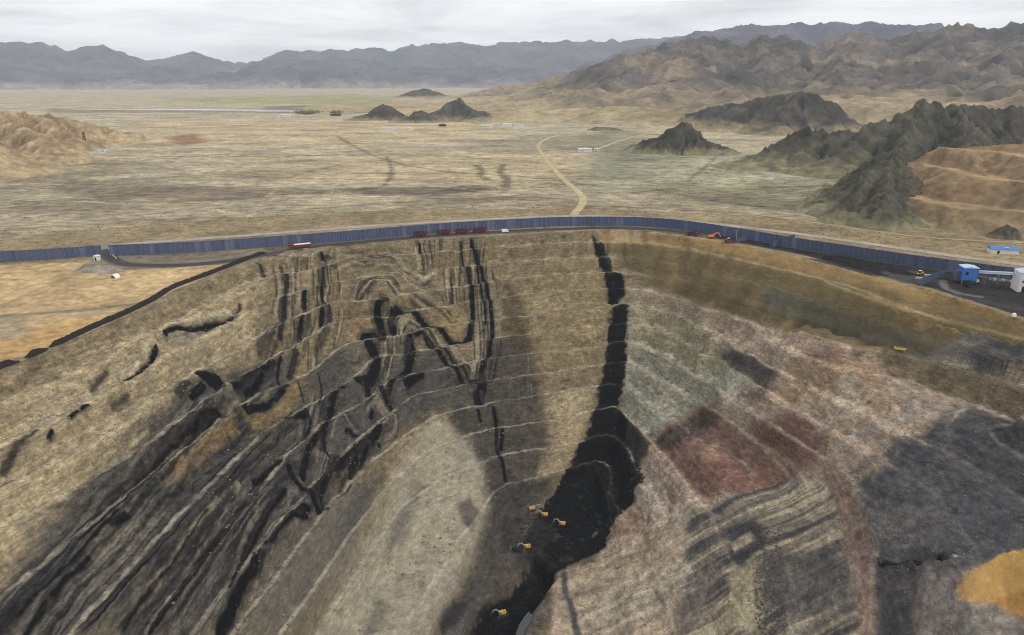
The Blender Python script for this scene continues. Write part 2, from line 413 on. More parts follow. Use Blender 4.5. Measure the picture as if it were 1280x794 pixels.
def rock_mat(name):
    """bedded rock: layer colours from the mesh, thin level beds, broken blocks and grit"""
    m, nt, b = new_mat(name)
    a = N(nt, 'ShaderNodeAttribute', attribute_name='Col'); g = N(nt, 'ShaderNodeNewGeometry')
    def mapped(sx, sz):
        mp = N(nt, 'ShaderNodeMapping'); mp.inputs['Scale'].default_value = (sx, sx, sz); nt.links.new(g.outputs['Position'], mp.inputs['Vector']); return mp.outputs[0]
    bed = tex_noise(nt, mapped(0.22, 0.95), 1.0, 4, 0.62, 0.3); bed2 = tex_noise(nt, mapped(0.7, 2.2), 1.0, 3, 0.6)
    grit = tex_noise(nt, g.outputs['Position'], 1.15, 3, 0.65); blk = tex_noise(nt, g.outputs['Position'], 0.33, 3, 0.6, 0.6)
    patch = mapr(nt, tex_noise(nt, g.outputs['Position'], 0.06, 2, 0.5), 0.4, 0.6, 0.35, 1.0)
    v = N(nt, 'ShaderNodeTexVoronoi'); v.inputs['Scale'].default_value = 0.62; nt.links.new(g.outputs['Position'], v.inputs['Vector'])
    cell = mapr(nt, v.outputs['Distance'], 0.15, 0.75, 1.10, 0.88)
    f = mul(nt, mapr(nt, bed, 0.32, 0.68, 0.70, 1.30), mapr(nt, blk, 0.32, 0.68, 0.78, 1.22))
    f = mul(nt, mul(nt, f, mapr(nt, bed2, 0.3, 0.7, 0.78, 1.22)), cell)
    gr = mul(nt, mul(nt, mapr(nt, grit, 0.32, 0.68, -0.2, 0.2), patch), 1.0, 'ADD')
    k = mul(nt, mul(nt, mul(nt, mul(nt, f, gr), 1.0, 'SUBTRACT'), a.outputs['Alpha']), 1.0, 'ADD')      # graded ground shows less of it
    nt.links.new(scale_col(nt, a.outputs['Color'], k), b.inputs['Base Color'])
    h = mul(nt, mul(nt, bed, 1.0), mul(nt, mul(nt, blk, 0.9), mul(nt, grit, 0.45), 'ADD'), 'ADD')
    bp = N(nt, 'ShaderNodeBump'); bp.inputs['Strength'].default_value = 1.0; bp.inputs['Distance'].default_value = 0.6
    nt.links.new(h, bp.inputs['Height']); nt.links.new(bp.outputs[0], b.inputs['Normal']); b.inputs['Specular IOR Level'].default_value = 0.12
    return m
M['pit'] = rock_mat('pit_rock')
M['plain'] = earth_mat('desert_soil', 0.16, 0.35, 0.3, 0.30)
M['far_plain'] = earth_mat('far_desert_soil', 0.11, 0.9, 0.12, 0.42, (0.6, 1, 1))
M['hill'] = earth_mat('hill_rock', 0.09, 3.0, 0.07, 0.30)
M['mountain'] = earth_mat('mountain_rock', 0.03, 14.0, 0.02, 0.30)
M['road'] = earth_mat('road_dirt', 0.4, 0.08, 0.6, 0.20)

# ------------------------------------------------------------------ mesh helpers
def grid_object(name, X, Y, Z, col, mat, facemask=None, smooth=True, grit=None):
    """a sheet from a grid of points; facemask keeps part of the cells"""
    h, w = X.shape
    idx = np.arange(h * w).reshape(h, w)
    q = np.stack([idx[:-1, :-1], idx[:-1, 1:], idx[1:, 1:], idx[1:, :-1]], -1).reshape(-1, 4)
    if facemask is not None: q = q[facemask.ravel()]
    used = np.unique(q); remap = np.zeros(h * w, np.int64); remap[used] = np.arange(len(used)); q = remap[q]
    co = np.stack([X.ravel()[used], Y.ravel()[used], Z.ravel()[used]], -1).astype(np.float32)
    me = bpy.data.meshes.new(name)
    me.vertices.add(len(co)); me.vertices.foreach_set('co', co.ravel())
    me.loops.add(q.size); me.loops.foreach_set('vertex_index', q.ravel().astype(np.int32))
    me.polygons.add(len(q)); me.polygons.foreach_set('loop_start', (np.arange(len(q)) * 4).astype(np.int32))
    me.polygons.foreach_set('loop_total', np.full(len(q), 4, np.int32))
    if smooth: me.polygons.foreach_set('use_smooth', np.ones(len(q), bool))
    me.update(calc_edges=True)
    if col is not None:
        at = me.color_attributes.new('Col', 'FLOAT_COLOR', 'POINT')
        c = np.ones((len(co), 4), np.float32); c[:, :3] = col.reshape(-1, 3)[used]
        if grit is not None: c[:, 3] = grit.ravel()[used]
        at.data.foreach_set('color', c.ravel())
    me.materials.append(mat)
    o = bpy.data.objects.new(name, me); COL.objects.link(o)
    return o
def structure(o): o['kind'] = 'structure'; return o

class Paint:
    """builds up the earth colours of a sheet, layer by layer"""
    def __init__(s, x, y, base, z=None):
        s.x, s.y = x, y; z = x * 0 if z is None else z; s.col = np.tile(np.asarray(base, float), (len(x), 1))
        s.n1 = fbm3(x / 11, y / 11, z / 11, 3, 51); s.n2 = fbm3(x / 3.6, y / 3.6, z / 3.6, 2, 61); s.n0 = fbm(x / 45, y / 45, 4, 71)
    def bb(s, P, m):
        return np.nonzero((s.x > P[:, 0].min() - m) & (s.x < P[:, 0].max() + m) & (s.y > P[:, 1].min() - m) & (s.y < P[:, 1].max() + m))[0]
    def put(s, i, a, c, mode='mix'):
        a = a[:, None]; c = np.asarray(c, float)
        if mode == 'mul': s.col[i] *= 1 - a * (1 - c)
        else: s.col[i] = s.col[i] * (1 - a) + c * a
    def region_w(s, P, color, feather=3.0, warp=3.0, alpha=1.0, mode='mix', breakup=0.0, cond=None):
        i = s.bb(P, feather + warp + 2)
        if not len(i): return
        sd = poly_sd(s.x[i], s.y[i], P) + warp * (0.7 * s.n1[i] + 0.5 * s.n2[i])
        a = ss(-feather, feather, sd) * alpha
        if breakup: a = a * np.clip(1 - breakup * (0.5 - s.n1[i] - 0.6 * s.n2[i]), 0, 1)
        s.put(i, a, color, mode)
    def region(s, pts, *a, **k): s.region_w(PG(pts), *a, **k)
    def line_w(s, L, width, color, feather=0.5, warp=0.8, alpha=1.0, mode='mix', taper=0.04):
        i = s.bb(L, width + feather + warp + 1)
        if not len(i): return
        d, f = seg_dist(s.x[i], s.y[i], L)
        wv = width * 0.5 * (1 + 0.25 * s.n1[i]) * (ss(-0.001, taper, f) * ss(1.001, 1 - taper, f)) ** 0.5 if taper else width * 0.5
        s.put(i, ss(wv + feather, wv - feather, d + warp * s.n2[i]) * alpha, color, mode)
    def line(s, pts, wpx, color, **k):
        L = PL(pts); w = wpx * np.hypot(np.hypot(L[:, 0], L[:, 1]), CAM_H - L[:, 2]).mean() / 900
        s.line_w(L, w, color, **k)
    def bands(s, pts, reach_px, dark, light, freq=1.0, alpha=0.75, seed=0):
        """thin parallel beds that follow a traced fold"""
        L = PL(pts); k = np.hypot(np.hypot(L[:, 0], L[:, 1]), CAM_H - L[:, 2]).mean() / 900
        reach = reach_px * k; i = s.bb(L, reach)
        if not len(i): return
        d, f = seg_dist(s.x[i], s.y[i], L)
        n = noise((d + 0.5 * s.n2[i]) * freq * 0.34, f * 2 + seed, 80 + seed) + 0.5 * noise((d + 0.3 * s.n2[i]) * freq * 0.8, f * 2 + seed, 81 + seed)
        a = ss(reach, reach * 0.55, d) * ss(0, 0.05, f) * ss(1, 0.95, f) * alpha
        s.put(i, a * ss(0.15, 0.4, n), light); s.put(i, a * ss(-0.05, -0.3, n), dark)

    def pack(s, pts, lo, hi, seed, shades=None, alpha=0.85):
        """a stack of thin beds lying parallel to a traced line, from offset lo to hi (photo points)"""
        rs = np.random.RandomState(seed); c = smooth_line(pts, 6); t = np.gradient(c, axis=0); t /= np.hypot(t[:, 0], t[:, 1])[:, None] + 1e-9
        n = np.stack([-t[:, 1], t[:, 0]], -1); o = lo
        shades = shades or ((34,33,34), (48,46,45), (120,110,90), (70,66,60), (146,134,108), (40,39,39))
        while o < hi:
            w = rs.uniform(0.9, 2.6); q = c + n * (o + w / 2 + 0.6 * np.sin(np.arange(len(c)) * 0.7 + rs.rand() * 6)[:, None])
            a, b = sorted(rs.rand(2)); a, b = (0, 1) if rs.rand() < 0.5 else (a * 0.4, 0.6 + b * 0.4)
            q = q[int(a * (len(q) - 1)):max(int(b * (len(q) - 1)) + 1, int(a * (len(q) - 1)) + 2)]
            L = cast(q, smooth_z); k = np.hypot(np.hypot(L[:, 0], L[:, 1]), CAM_H - L[:, 2]).mean() / 900
            s.line_w(L, w * k, alb(*shades[rs.randint(len(shades))]), feather=0.28, warp=0.3, alpha=alpha * rs.uniform(0.75, 1.0), taper=0.08)
            o += w + rs.uniform(0.0, 1.6)

# ------------------------------------------------------------------ the pit and the near desert, one survey grid
def axis(*spans):
    out = []
    for a, b, n in spans: out.append(np.linspace(a, b, n, endpoint=False))
    out.append([spans[-1][1]]); return np.concatenate(out)
tan_u = axis((-3.2, -1.05, 36), (-1.05, -0.45, 330), (-0.45, 0.2, 510), (0.2, 1.05, 470), (1.05, 3.2, 36))
rad = axis((6, 150, 40), (150, 330, 228), (330, 548, 345), (548, 640, 22))
TU, RR = np.meshgrid(np.arctan(tan_u), rad)
GX, GY = RR * np.sin(TU), RR * np.cos(TU)
x, y = GX.ravel(), GY.ravel()
z, zs, sdv, berm, TT, deep = pit_height(x, y)
zp = plain_z(x, y)
z = np.where(sdv > 0, z, zp)
inpit = sdv > 0

tan_hi = alb(150,134,102); tan_mid = alb(122,108,82); brown = alb(96,82,62); grey_d = alb(68,66,63); grey_m = alb(92,88,81)
coal = alb(13,13,15); coal_soft = alb(36,35,36); dust = alb(158,147,124); pale = alb(146,138,118); slate = alb(76,74,75)
pink = alb(152,133,114); red = alb(112,72,58); olive = alb(108,94,62); ochre = alb(180,138,70); sand = alb(186,158,112)

# --- pit colours
pi_ = np.nonzero(sdv > -4)[0]
p = Paint(x[pi_], y[pi_], tan_mid, z[pi_])
zsp = zs[pi_]; bermp = berm[pi_]; Tp = TT[pi_]; deepp = deep[pi_]
p.col *= (1 + 0.22 * p.n0 + 0.12 * p.n1)[:, None]
# left wall: pale tan beds with brown between
p.region([(-20,470),(340,322),(335,350),(310,440),(252,478),(176,543),(118,596),(60,680),(-20,760)], tan_hi, 10, 8)
p.region([(-20,465),(335,318),(330,345),(270,372),(200,412),(120,455),(-20,515)], alb(112,98,74), 6, 7, 0.85)
p.region([(140,500),(250,425),(320,440),(252,480),(180,530)], alb(132,118,90), 8, 8, 0.8)
s_ = zsp + 2.2 * p.n0 * 3 + 0.8 * p.n1
st = noise(s_ * 0.42, s_ * 0.0 + 2.0, 91) + 0.7 * noise(s_ * 1.3, p.n0 * 2, 92)
msk = np.zeros(len(p.x)); P_ = PG([(-20,480),(335,330),(350,440),(250,560),(60,700),(-20,760)])
i = p.bb(P_, 5); msk[i] = ss(-4, 6, poly_sd(p.x[i], p.y[i], P_))
p.col *= (1 + 0.28 * np.clip(st, -1, 1) * msk)[:, None]
# folded ground, upper middle: olive tan with fine beds standing on end
p.region([(335,320),(420,308),(620,296),(625,400),(560,430),(470,440),(360,470),(320,440)], alb(112,99,74), 6, 8, 0.9)
P_ = PG([(340,322),(430,312),(430,420),(360,470),(320,440)]); P2 = PG([(515,302),(600,298),(622,400),(600,480),(585,400),(540,360)])
for Pq, fr in ((P_, 0.75), (P2, 0.8)):
    i = p.bb(Pq, 5); a = ss(-3, 3, poly_sd(p.x[i], p.y[i], Pq) + 3 * p.n1[i])
    n = noise((p.x[i] + 1.2 * p.n1[i]) * fr * 0.42, p.y[i] * 0.02, 95) + .5 * noise((p.x[i] + p.n1[i]) * fr, p.y[i] * 0.03, 96)
    p.put(i, a * ss(0.15, 0.5, n) * 0.8, alb(50,46,42)); p.put(i, a * ss(-0.1, -0.5, n) * 0.5, alb(128,116,90))
# middle grey mass
p.region([(420,440),(470,430),(560,440),(620,470),(650,560),(640,640),(600,640),(560,510),(500,540),(400,640),(280,770),(250,800),(-20,800),(0,740),(118,596),(250,478),(330,455)], grey_d, 7, 8, 0.95)
p.region([(620,420),(660,430),(690,560),(660,640),(610,640),(570,540),(590,470)], alb(88,82,73), 6, 6, 0.9)
p.region([(440,424),(500,420),(520,440),(480,500),(430,480)], alb(98,90,76), 5, 6, 0.6)
# dark mass below the left wall, darkest along its edge
p.region([(252,478),(176,543),(118,596),(80,640),(45,687),(-10,745),(-10,800),(20,800),(90,700),(180,610),(240,540),(300,500)], alb(50,48,48), 5, 6, 0.9)
p.region([(340,455),(400,470),(420,500),(380,560),(320,560),(300,515)], alb(84,76,62), 6, 6, 0.6)
s_ = zsp + 1.8 * p.n0 * 2.0 + 0.7 * p.n1
st = noise(s_ * 0.33, s_ * 0 + 7.0, 97) + 0.8 * noise(s_ * 1.05, p.n0 * 1.5, 98) + 0.6 * noise(s_ * 2.6, p.n0 * 4, 99)
P_ = PG([(250,480),(330,500),(420,560),(400,640),(330,720),(270,800),(-20,800),(-20,760),(118,600)])
i = p.bb(P_, 6); a = ss(-4, 5, poly_sd(p.x[i], p.y[i], P_) + 4 * p.n1[i])
p.put(i, a * ss(0.3, 0.8, st[i]) * 0.55, alb(112,106,94)); p.put(i, a * ss(-0.1, -0.6, st[i]) * 0.85, alb(36,35,36))
p.region([(290,519),(298,538),(227,592),(200,604),(216,578),(255,545)], alb(140,115,76), 3, 3, 0.9)
p.region([(130,655),(180,640),(215,620),(180,690),(100,740),(80,745)], alb(104,96,82), 5, 6, 0.7, breakup=0.6)
p.line([(167,650),(130,690),(96,722)], 9, alb(140,130,110), warp=2.5, feather=1.5)
p.line([(276,626),(235,675),(205,720),(180,750)], 6, alb(152,140,108), warp=1.5, feather=1.0)
p.line([(300,605),(280,635)], 4, alb(135,128,112), warp=1.5, feather=1.0)
p.line([(120,793),(160,760),(200,715)], 9, alb(116,106,88), warp=2, feather=2, alpha=0.8)
p.line([(20,793),(60,762)], 14, alb(112,106,92), warp=3, feather=2, alpha=0.7)
# pale apron, lower middle
p.region([(540,523),(578,545),(602,580),(612,640),(600,690),(572,745),(540,790),(530,815),(380,815),(432,702),(485,615),(505,565)], pale, 5, 5, 0.95)
p.region([(414,626),(470,600),(440,690),(380,790),(260,815),(300,770),(340,700),(395,640)], alb(92,89,81), 7, 6, 0.9)
p.region([(445,610),(480,590),(455,650),(428,690),(415,680)], alb(70,68,64), 3, 4, 0.7)
p.region([(520,600),(535,605),(500,680),(480,700),(490,660)], alb(96,92,86), 3, 4, 0.75)
p.region([(572,628),(588,620),(600,640),(590,665),(578,650)], alb(84,78,72), 2, 1.5, 0.9)
p.region([(470,740),(486,752),(470,790),(450,800)], alb(98,94,84), 3, 4, 0.8)
# soft dark band down the highwall, dusty grey ground at its foot
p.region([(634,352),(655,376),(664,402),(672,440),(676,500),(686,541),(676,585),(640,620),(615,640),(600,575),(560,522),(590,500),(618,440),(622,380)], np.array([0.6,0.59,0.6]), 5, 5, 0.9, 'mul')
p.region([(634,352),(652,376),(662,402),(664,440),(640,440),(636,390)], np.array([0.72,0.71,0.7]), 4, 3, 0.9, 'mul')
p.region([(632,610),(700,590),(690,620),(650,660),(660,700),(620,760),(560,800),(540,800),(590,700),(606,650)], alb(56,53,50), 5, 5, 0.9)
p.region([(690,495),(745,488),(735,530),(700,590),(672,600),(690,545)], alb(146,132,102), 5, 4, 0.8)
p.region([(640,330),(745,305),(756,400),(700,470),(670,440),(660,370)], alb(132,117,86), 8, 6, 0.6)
# olive graded slope on the right of the highwall
p.region([(745,287),(900,300),(1030,327),(1430,435),(1430,503),(1172,455),(1130,436),(1063,434),(1000,418),(916,393),(860,377),(807,350),(782,338)], olive, 2.5, 2.5)
p.region([(745,286),(900,300),(1030,327),(1430,435),(1430,448),(1172,384),(1070,354),(935,324),(860,309),(800,302),(750,302)], alb(146,118,74), 2.5, 2.5, 0.85)
p.region([(870,350),(950,362),(930,392),(880,378),(850,365)], alb(88,74,48), 5, 4, 0.7)
p.region([(950,370),(966,359),(1044,387),(1122,413),(1172,431),(1155,446),(1100,432),(1057,423),(990,402),(956,390)], alb(82,80,66), 3, 3, 0.9)
p.region([(790,304),(806,304),(800,342),(782,335),(765,318)], alb(92,84,60), 4, 3, 0.8)
p.region([(1080,352),(1430,453),(1430,473),(1180,418),(1060,380)], alb(120,102,68), 4, 4, 0.6)
P_ = PG([(800,318),(1000,345),(1290,420),(1290,445),(1172,448),(1000,416),(860,374)])
i = p.bb(P_, 5); a = ss(-2, 3, poly_sd(p.x[i], p.y[i], P_))
n = noise((zsp[i] + 1.5 * p.n0[i]) * 0.8, p.n0[i], 105) + 0.7 * noise(zsp[i] * 2.2 + p.n0[i] * 3, p.n0[i] * 0.5, 106)
p.col[i] *= (1 + 0.26 * a * np.clip(n, -1, 1))[:, None]
for q in ([(860,311),(935,327),(1017,346),(1070,360),(1130,384),(1180,401)], [(1030,352),(1110,380),(1200,405),(1280,425)], [(760,302),(807,303),(860,311)]):
    p.line(q, 1.8, alb(168,146,102), warp=0.4, feather=0.5, alpha=0.75)
# the right-hand slopes
p.region([(782,352),(860,377),(916,395),(1000,420),(1063,436),(1172,493),(1430,565),(1430,820),(690,820),(690,722),(745,700),(775,640),(812,560),(778,505),(784,420)], pink, 3, 3)
p.region([(785,372),(860,395),(930,440),(940,480),(890,505),(810,548),(775,508),(785,420)], alb(132,128,110), 4, 4, 0.95)
p.region([(785,372),(850,390),(900,430),(930,480),(880,465),(800,425)], alb(134,122,90), 5, 5, 0.6)
p.region([(782,500),(800,490),(850,505),(840,530),(810,545),(790,525)], alb(146,145,130), 5, 6, 0.75, breakup=0.7)
p.region([(880,470),(925,460),(935,485),(915,490)], alb(150,150,134), 4, 4, 0.75)
p.region([(860,378),(960,412),(940,428),(880,400)], alb(104,92,74), 4, 4, 0.6, breakup=0.5)
p.region([(896,443),(908,437),(945,443),(983,460),(969,474),(951,486),(936,468),(911,457)], alb(66,63,62), 2.5, 3, 0.95)
p.region([(936,470),(968,474),(960,505),(930,500)], alb(90,78,68), 3, 3, 0.8)
p.region([(960,500),(985,465),(1060,470),(1090,470),(1130,500),(1060,560),(1035,560),(1010,520)], alb(146,124,96), 5, 5, 0.8)
p.region([(991,457),(1014,436),(1046,441),(1060,452),(1030,462)], alb(118,80,66), 4, 4, 0.75)
p.region([(965,470),(1000,440),(1080,440),(1120,470),(1060,480),(1000,485)], alb(138,112,86), 6, 6, 0.5)
p.region([(1060,470),(1095,455),(1105,480),(1080,492)], alb(124,94,74), 4, 4, 0.6)
p.region([(1046,478),(1072,470),(1070,490),(1050,500)], alb(158,154,144), 4, 4, 0.5, breakup=0.6)
p.region([(808,550),(861,513),(893,504),(905,523),(936,536),(987,520),(1027,526),(1034,556),(1037,571),(1012,588),(982,612),(941,631),(921,617),(881,618),(853,603)], alb(112,86,74), 5, 6, 0.95)
p.region([(850,590),(880,575),(930,585),(990,590),(940,630),(920,616),(880,616)], alb(114,78,66), 6, 6, 0.7, breakup=0.4)
p.region([(812,553),(850,528),(893,506),(908,520),(880,542),(832,562)], alb(66,57,53), 3, 3, 0.9)
p.region([(935,520),(990,535),(1020,560),(985,570),(940,550)], alb(84,62,55), 3, 4, 0.75, breakup=0.4)
p.region([(1000,515),(1030,520),(1032,555),(1010,560)], alb(108,80,72), 4, 4, 0.7)
p.region([(878,560),(895,558),(900,575),(882,578)], alb(150,116,94), 2, 2, 0.5)
p.region([(835,603),(860,600),(870,625),(838,630)], alb(120,92,78), 4, 4, 0.6)
p.region([(765,648),(800,632),(800,660),(762,680)], alb(124,98,80), 4, 4, 0.8)
p.region([(800,610),(830,610),(820,650),(800,640)], alb(146,142,124), 3, 3, 0.5)
for q in ([(1000,500),(1050,490),(1100,500),(1080,540),(1040,560),(1020,530)], [(815,600),(850,606),(880,622),(850,660),(815,650)], [(900,625),(960,625),(1000,600),(1030,590),(990,640),(900,650)], [(905,480),(945,500),(935,530),(900,510)], [(720,730),(780,710),(840,720),(800,770),(730,790)]):
    p.region(q, alb(172,162,146), 4, 7, 0.55, breakup=0.9)
p.region([(1064,590),(1105,560),(1150,540),(1178,518),(1205,508),(1430,573),(1430,680),(1240,700),(1205,720),(1100,705),(1072,650)], slate, 4, 4)
p.region([(1090,480),(1200,502),(1200,530),(1140,520)], alb(132,120,106), 4, 4, 0.7, breakup=0.5)
p.region([(1190,530),(1210,512),(1205,500),(1196,520)], alb(160,156,148), 1.5, 1.5, 0.8)
p.line([(1030,570),(1085,540),(1140,515),(1175,520)], 7, alb(152,144,134), warp=2, feather=1.2, alpha=0.8)
p.region([(1060,600),(1100,568),(1122,565),(1100,590)], alb(140,124,98), 3, 3, 0.7)
p.region([(1120,690),(1080,640),(1130,630),(1190,660),(1180,690)], alb(98,94,90), 4, 4, 0.6, breakup=0.4)
p.region([(1230,525),(1430,553),(1430,560),(1240,550)], alb(54,53,55), 4, 4, 0.6)
p.region([(1160,452),(1208,421),(1430,478),(1430,533),(1208,474)], alb(72,72,74), 2, 2)
p.region([(1160,452),(1208,421),(1232,432),(1190,462)], alb(114,108,100), 2, 2, 0.85)
p.region([(1252,470),(1430,511),(1430,525),(1262,482)], alb(176,150,118), 1.5, 2, 0.7)
p.line([(1090,470),(1130,476),(1172,493),(1230,505),(1290,527)], 5, alb(130,120,108), warp=1, feather=1.0, alpha=0.7)
# tilted beds on the lower right
P_ = PG([(860,640),(985,600),(1062,600),(1088,700),(1090,815),(850,815)])
i = p.bb(P_, 4); a = ss(-3, 3, poly_sd(p.x[i], p.y[i], P_) + 3 * p.n1[i])
sy = p.y[i] - 0.16 * p.x[i] + 1.4 * p.n1[i]
n = noise(sy * 0.16, p.x[i] * 0.012, 111) + 0.6 * noise(sy * 0.5, p.x[i] * 0.02, 112)
p.put(i, a * 0.85, alb(104,96,86)); p.put(i, a * ss(0.1, 0.55, n) * 0.9, alb(156,146,118)); p.put(i, a * ss(-0.1, -0.5, n) * 0.9, alb(64,63,64))
p.region([(905,662),(940,650),(958,660),(955,680),(930,706),(912,706),(912,690)], alb(56,56,58), 2.5, 3, 0.9)
p.region([(912,678),(938,664),(942,676),(918,688)], alb(150,140,116), 1.2, 1.2, 0.85)
p.region([(915,712),(950,700),(955,790),(905,780)], alb(150,138,108), 3, 3, 0.85)
p.region([(958,690),(1040,690),(1080,720),(1080,760),(980,770),(955,750)], alb(76,73,70), 4, 5, 0.8)
p.region([(690,722),(745,700),(830,680),(850,720),(850,815),(700,815)], alb(146,130,108), 4, 5, 0.9)
p.region([(750,740),(800,720),(860,700),(870,730),(800,780),(740,800)], alb(156,148,132), 4, 5, 0.55, breakup=0.7)
P_ = PG([(700,715),(860,620),(900,650),(880,815),(690,815)])
i = p.bb(P_, 4); a = ss(-3, 5, poly_sd(p.x[i], p.y[i], P_))
sy = p.y[i] - 0.25 * p.x[i] + 2.5 * p.n1[i]
n = noise(sy * 0.2, p.x[i] * 0.02, 113) + 0.7 * noise(sy * 0.7, p.x[i] * 0.04, 114)
p.col[i] *= (1 + 0.32 * a * np.clip(n, -1, 1))[:, None]
p.region([(648,740),(690,738),(690,770),(670,800),(640,800)], alb(74,70,66), 2.5, 3, 0.8)
p.region([(835,770),(880,720),(890,690),(900,720),(880,770),(850,800)], alb(100,92,86), 3, 4, 0.7)
p.region([(1092,700),(1152,692),(1148,815),(1090,815)], alb(58,58,60), 2, 2.5, 0.95)
p.region([(1150,700),(1200,700),(1210,815),(1145,815)], alb(96,90,88), 3, 3, 0.8)
p.region([(1205,760),(1260,758),(1430,790),(1430,815),(1200,815)], alb(96,96,94), 3, 4, 0.8, breakup=0.4)
p.region([(1196,738),(1214,714),(1255,690),(1430,672),(1430,790),(1268,765),(1240,752),(1205,752)], ochre, 0.8, 1.2)
p.region([(1280,735),(1430,730),(1430,790),(1270,765),(1235,752)], alb(150,108,50), 3, 3, 0.8)
p.region([(1196,738),(1212,716),(1226,708),(1215,745),(1200,752)], alb(150,120,78), 1.5, 1.5, 0.6)
# coal
def seam(pts, w, **k):
    k.setdefault('feather', 0.32); k.setdefault('warp', 0.32); w = w * 1.2
    p.line(pts, w * 1.9, alb(60,57,54), warp=1.2, feather=1.4, alpha=0.65)
    p.line(pts, w, coal, **k)
for q, r_ in (([(471,391),(476,411),(500,398),(532,415),(560,445),(590,470)], 14), ([(512,400),(540,425),(575,465)], 12), ([(586,333),(592,380),(596,420),(600,470)], 12),
              ([(610,330),(618,380),(620,430),(606,480)], 10), ([(456,429),(472,445),(480,480)], 10), ([(400,331),(440,323),(490,322),(515,337)], 12),
              ([(445,372),(460,355),(480,350),(500,362)], 12), ([(505,342),(530,350),(545,342)], 9), ([(515,372),(545,380),(566,392)], 8),
              ([(416,500),(406,541),(390,575)], 12), ([(355,610),(325,650),(300,700),(270,760)], 16), ([(385,640),(348,664),(325,700),(290,760)], 9), ([(440,570),(420,590),(400,625)], 14),
              ([(470,500),(490,530),(450,560)], 12), ([(360,478),(330,505),(300,512)], 9), ([(350,330),(356,360),(352,400)], 14), ([(310,480),(250,530),(190,600)], 18), ([(405,340),(402,360),(405,380)], 8)):
    p.bands(q, r_, alb(38,37,37), alb(124,114,94), 1.3, 0.8, int(q[0][0]))
up = ((60,52,44), (84,74,60), (150,136,106), (98,88,70), (48,43,40), (134,120,92)); lowg = ((30,29,30), (46,45,45), (104,99,89), (74,71,68), (122,115,101), (38,37,38), (28,28,29))
p.region([(300,515),(330,513),(348,502),(372,470),(384,474),(372,500),(350,522),(318,535)], alb(118,101,66), 2, 2, 0.9)
p.region([(376,432),(393,426),(387,462),(364,478),(366,462)], alb(126,109,76), 2, 2, 0.85)
p.region([(437,404),(472,396),(474,424),(452,426),(442,428)], alb(124,104,72), 2, 2, 0.8)
p.region([(532,396),(580,384),(588,402),(582,422),(568,424),(550,410)], alb(128,110,76), 2, 2, 0.8)
for j, (q, lo, hi, sh, al_) in enumerate((
    ([(498,442),(500,420),(504,408),(512,401),(524,404),(538,415),(555,430),(570,446),(587,468)], -8, 7, None, 1), ([(600,302),(598,340),(601,380),(604,420),(603,450),(596,480)], -9, 10, None, .9),
    ([(490,425),(492,440),(487,456),(478,478)], -7, 8, None, .9), ([(380,339),(380,367)], -20, 22, up, .8), ([(376,320),(376,336)], -18, 18, up, .7), ([(415,330),(417,350),(420,360),(414,380)], -9, 11, up, .9),
    ([(418,334),(440,326),(465,325),(490,327),(504,334)], -5, 10, up, .9), ([(443,377),(449,362),(460,352),(475,349),(490,352),(504,363)], -4, 4, up, .95), ([(415,386),(414,408),(407,426)], -15, 20, up, .9),
    ([(384,358),(382,388)], -14, 14, up, .9), ([(374,392),(376,420),(366,444)], -14, 12, lowg, .9), ([(390,430),(388,466)], -7, 4, up, .9), ([(419,448),(435,450),(448,450),(451,438)], -3, 3, up, .8),
    ([(532,304),(535,320),(539,337)], -6, 18, up, .85), ([(560,338),(563,360),(565,382)], -10, 9, up, .8), ([(508,341),(520,348),(531,350),(543,345)], -4, 11, up, .9), ([(512,370),(535,377),(550,385),(568,395)], -5, 6, up, .95),
    ([(398,492),(386,530),(374,562)], -12, 10, lowg, .9), ([(430,518),(440,530),(450,540)], -6, 6, lowg, .9), ([(452,512),(462,500),(470,488)], -6, 8, lowg, .8), ([(412,560),(402,590),(394,618)], -9, 9, lowg, .8),
    ([(332,598),(300,640),(270,680),(235,730),(196,790)], -16, 16, lowg, .85), ([(392,628),(352,650),(322,690),(296,735),(268,792)], -12, 13, lowg, .9), ([(262,505),(240,520),(180,590),(120,650),(60,722),(8,785)], -22, 20, lowg, .8), ([(200,620),(150,680),(100,730),(50,790)], -18, 18, lowg, .75), ([(300,612),(250,670),(200,730),(150,790)], -14, 14, lowg, .9), ([(350,640),(310,690),(270,745),(240,795)], -8, 10, lowg, .85), ([(230,640),(180,700),(120,770)], -12, 12, lowg, .85), ([(250,560),(205,610),(165,650)], 6, 20, lowg, .8),
    ([(470,545),(455,560),(436,580),(420,600)], -8, 9, lowg, .8), ([(350,470),(330,485),(300,500)], -6, 10, lowg, .8), ([(620,420),(618,450),(610,480)], -4, 10, lowg, .8), ([(652,440),(656,480),(660,520)], -12, 12, ((70,66,62),(96,90,80),(116,108,92)), .5),
    ([(60,470),(130,440),(190,425)], -14, 14, ((168,152,118),(112,98,76),(140,124,96)), .5), ([(20,540),(110,490),(170,460)], -14, 14, ((176,160,126),(120,106,84),(150,136,110),(96,88,76)), .6), ([(10,600),(100,545),(200,490)], -14, 14, ((176,160,126),(116,102,80),(150,136,110)), .55), ([(20,640),(110,580),(180,530)], -14, 14, ((172,156,122),(110,98,78),(146,132,104)), .55))):
    p.pack(q, lo, hi, 700 + j, sh, al_ if al_ < 1 else .95)
for q in ([(490,322),(500,329),(512,337),(520,341)], [(525,319),(524,330),(520,339)]): p.line(q, 3, alb(150,134,102), warp=.3, feather=.4, alpha=.85)
seam([(487,376),(475,378),(471,391),(476,411),(481,429)], 8)
seam([(491,388),(512,391),(532,403),(552,416),(567,427),(580,427),(587,418),(591,398),(590,376),(590,358),(587,348),(586,333)], 5)
seam([(493,388),(489,403),(494,417)], 7)
seam([(514,421),(527,419),(547,441),(567,461),(582,479),(594,486)], 4.5)
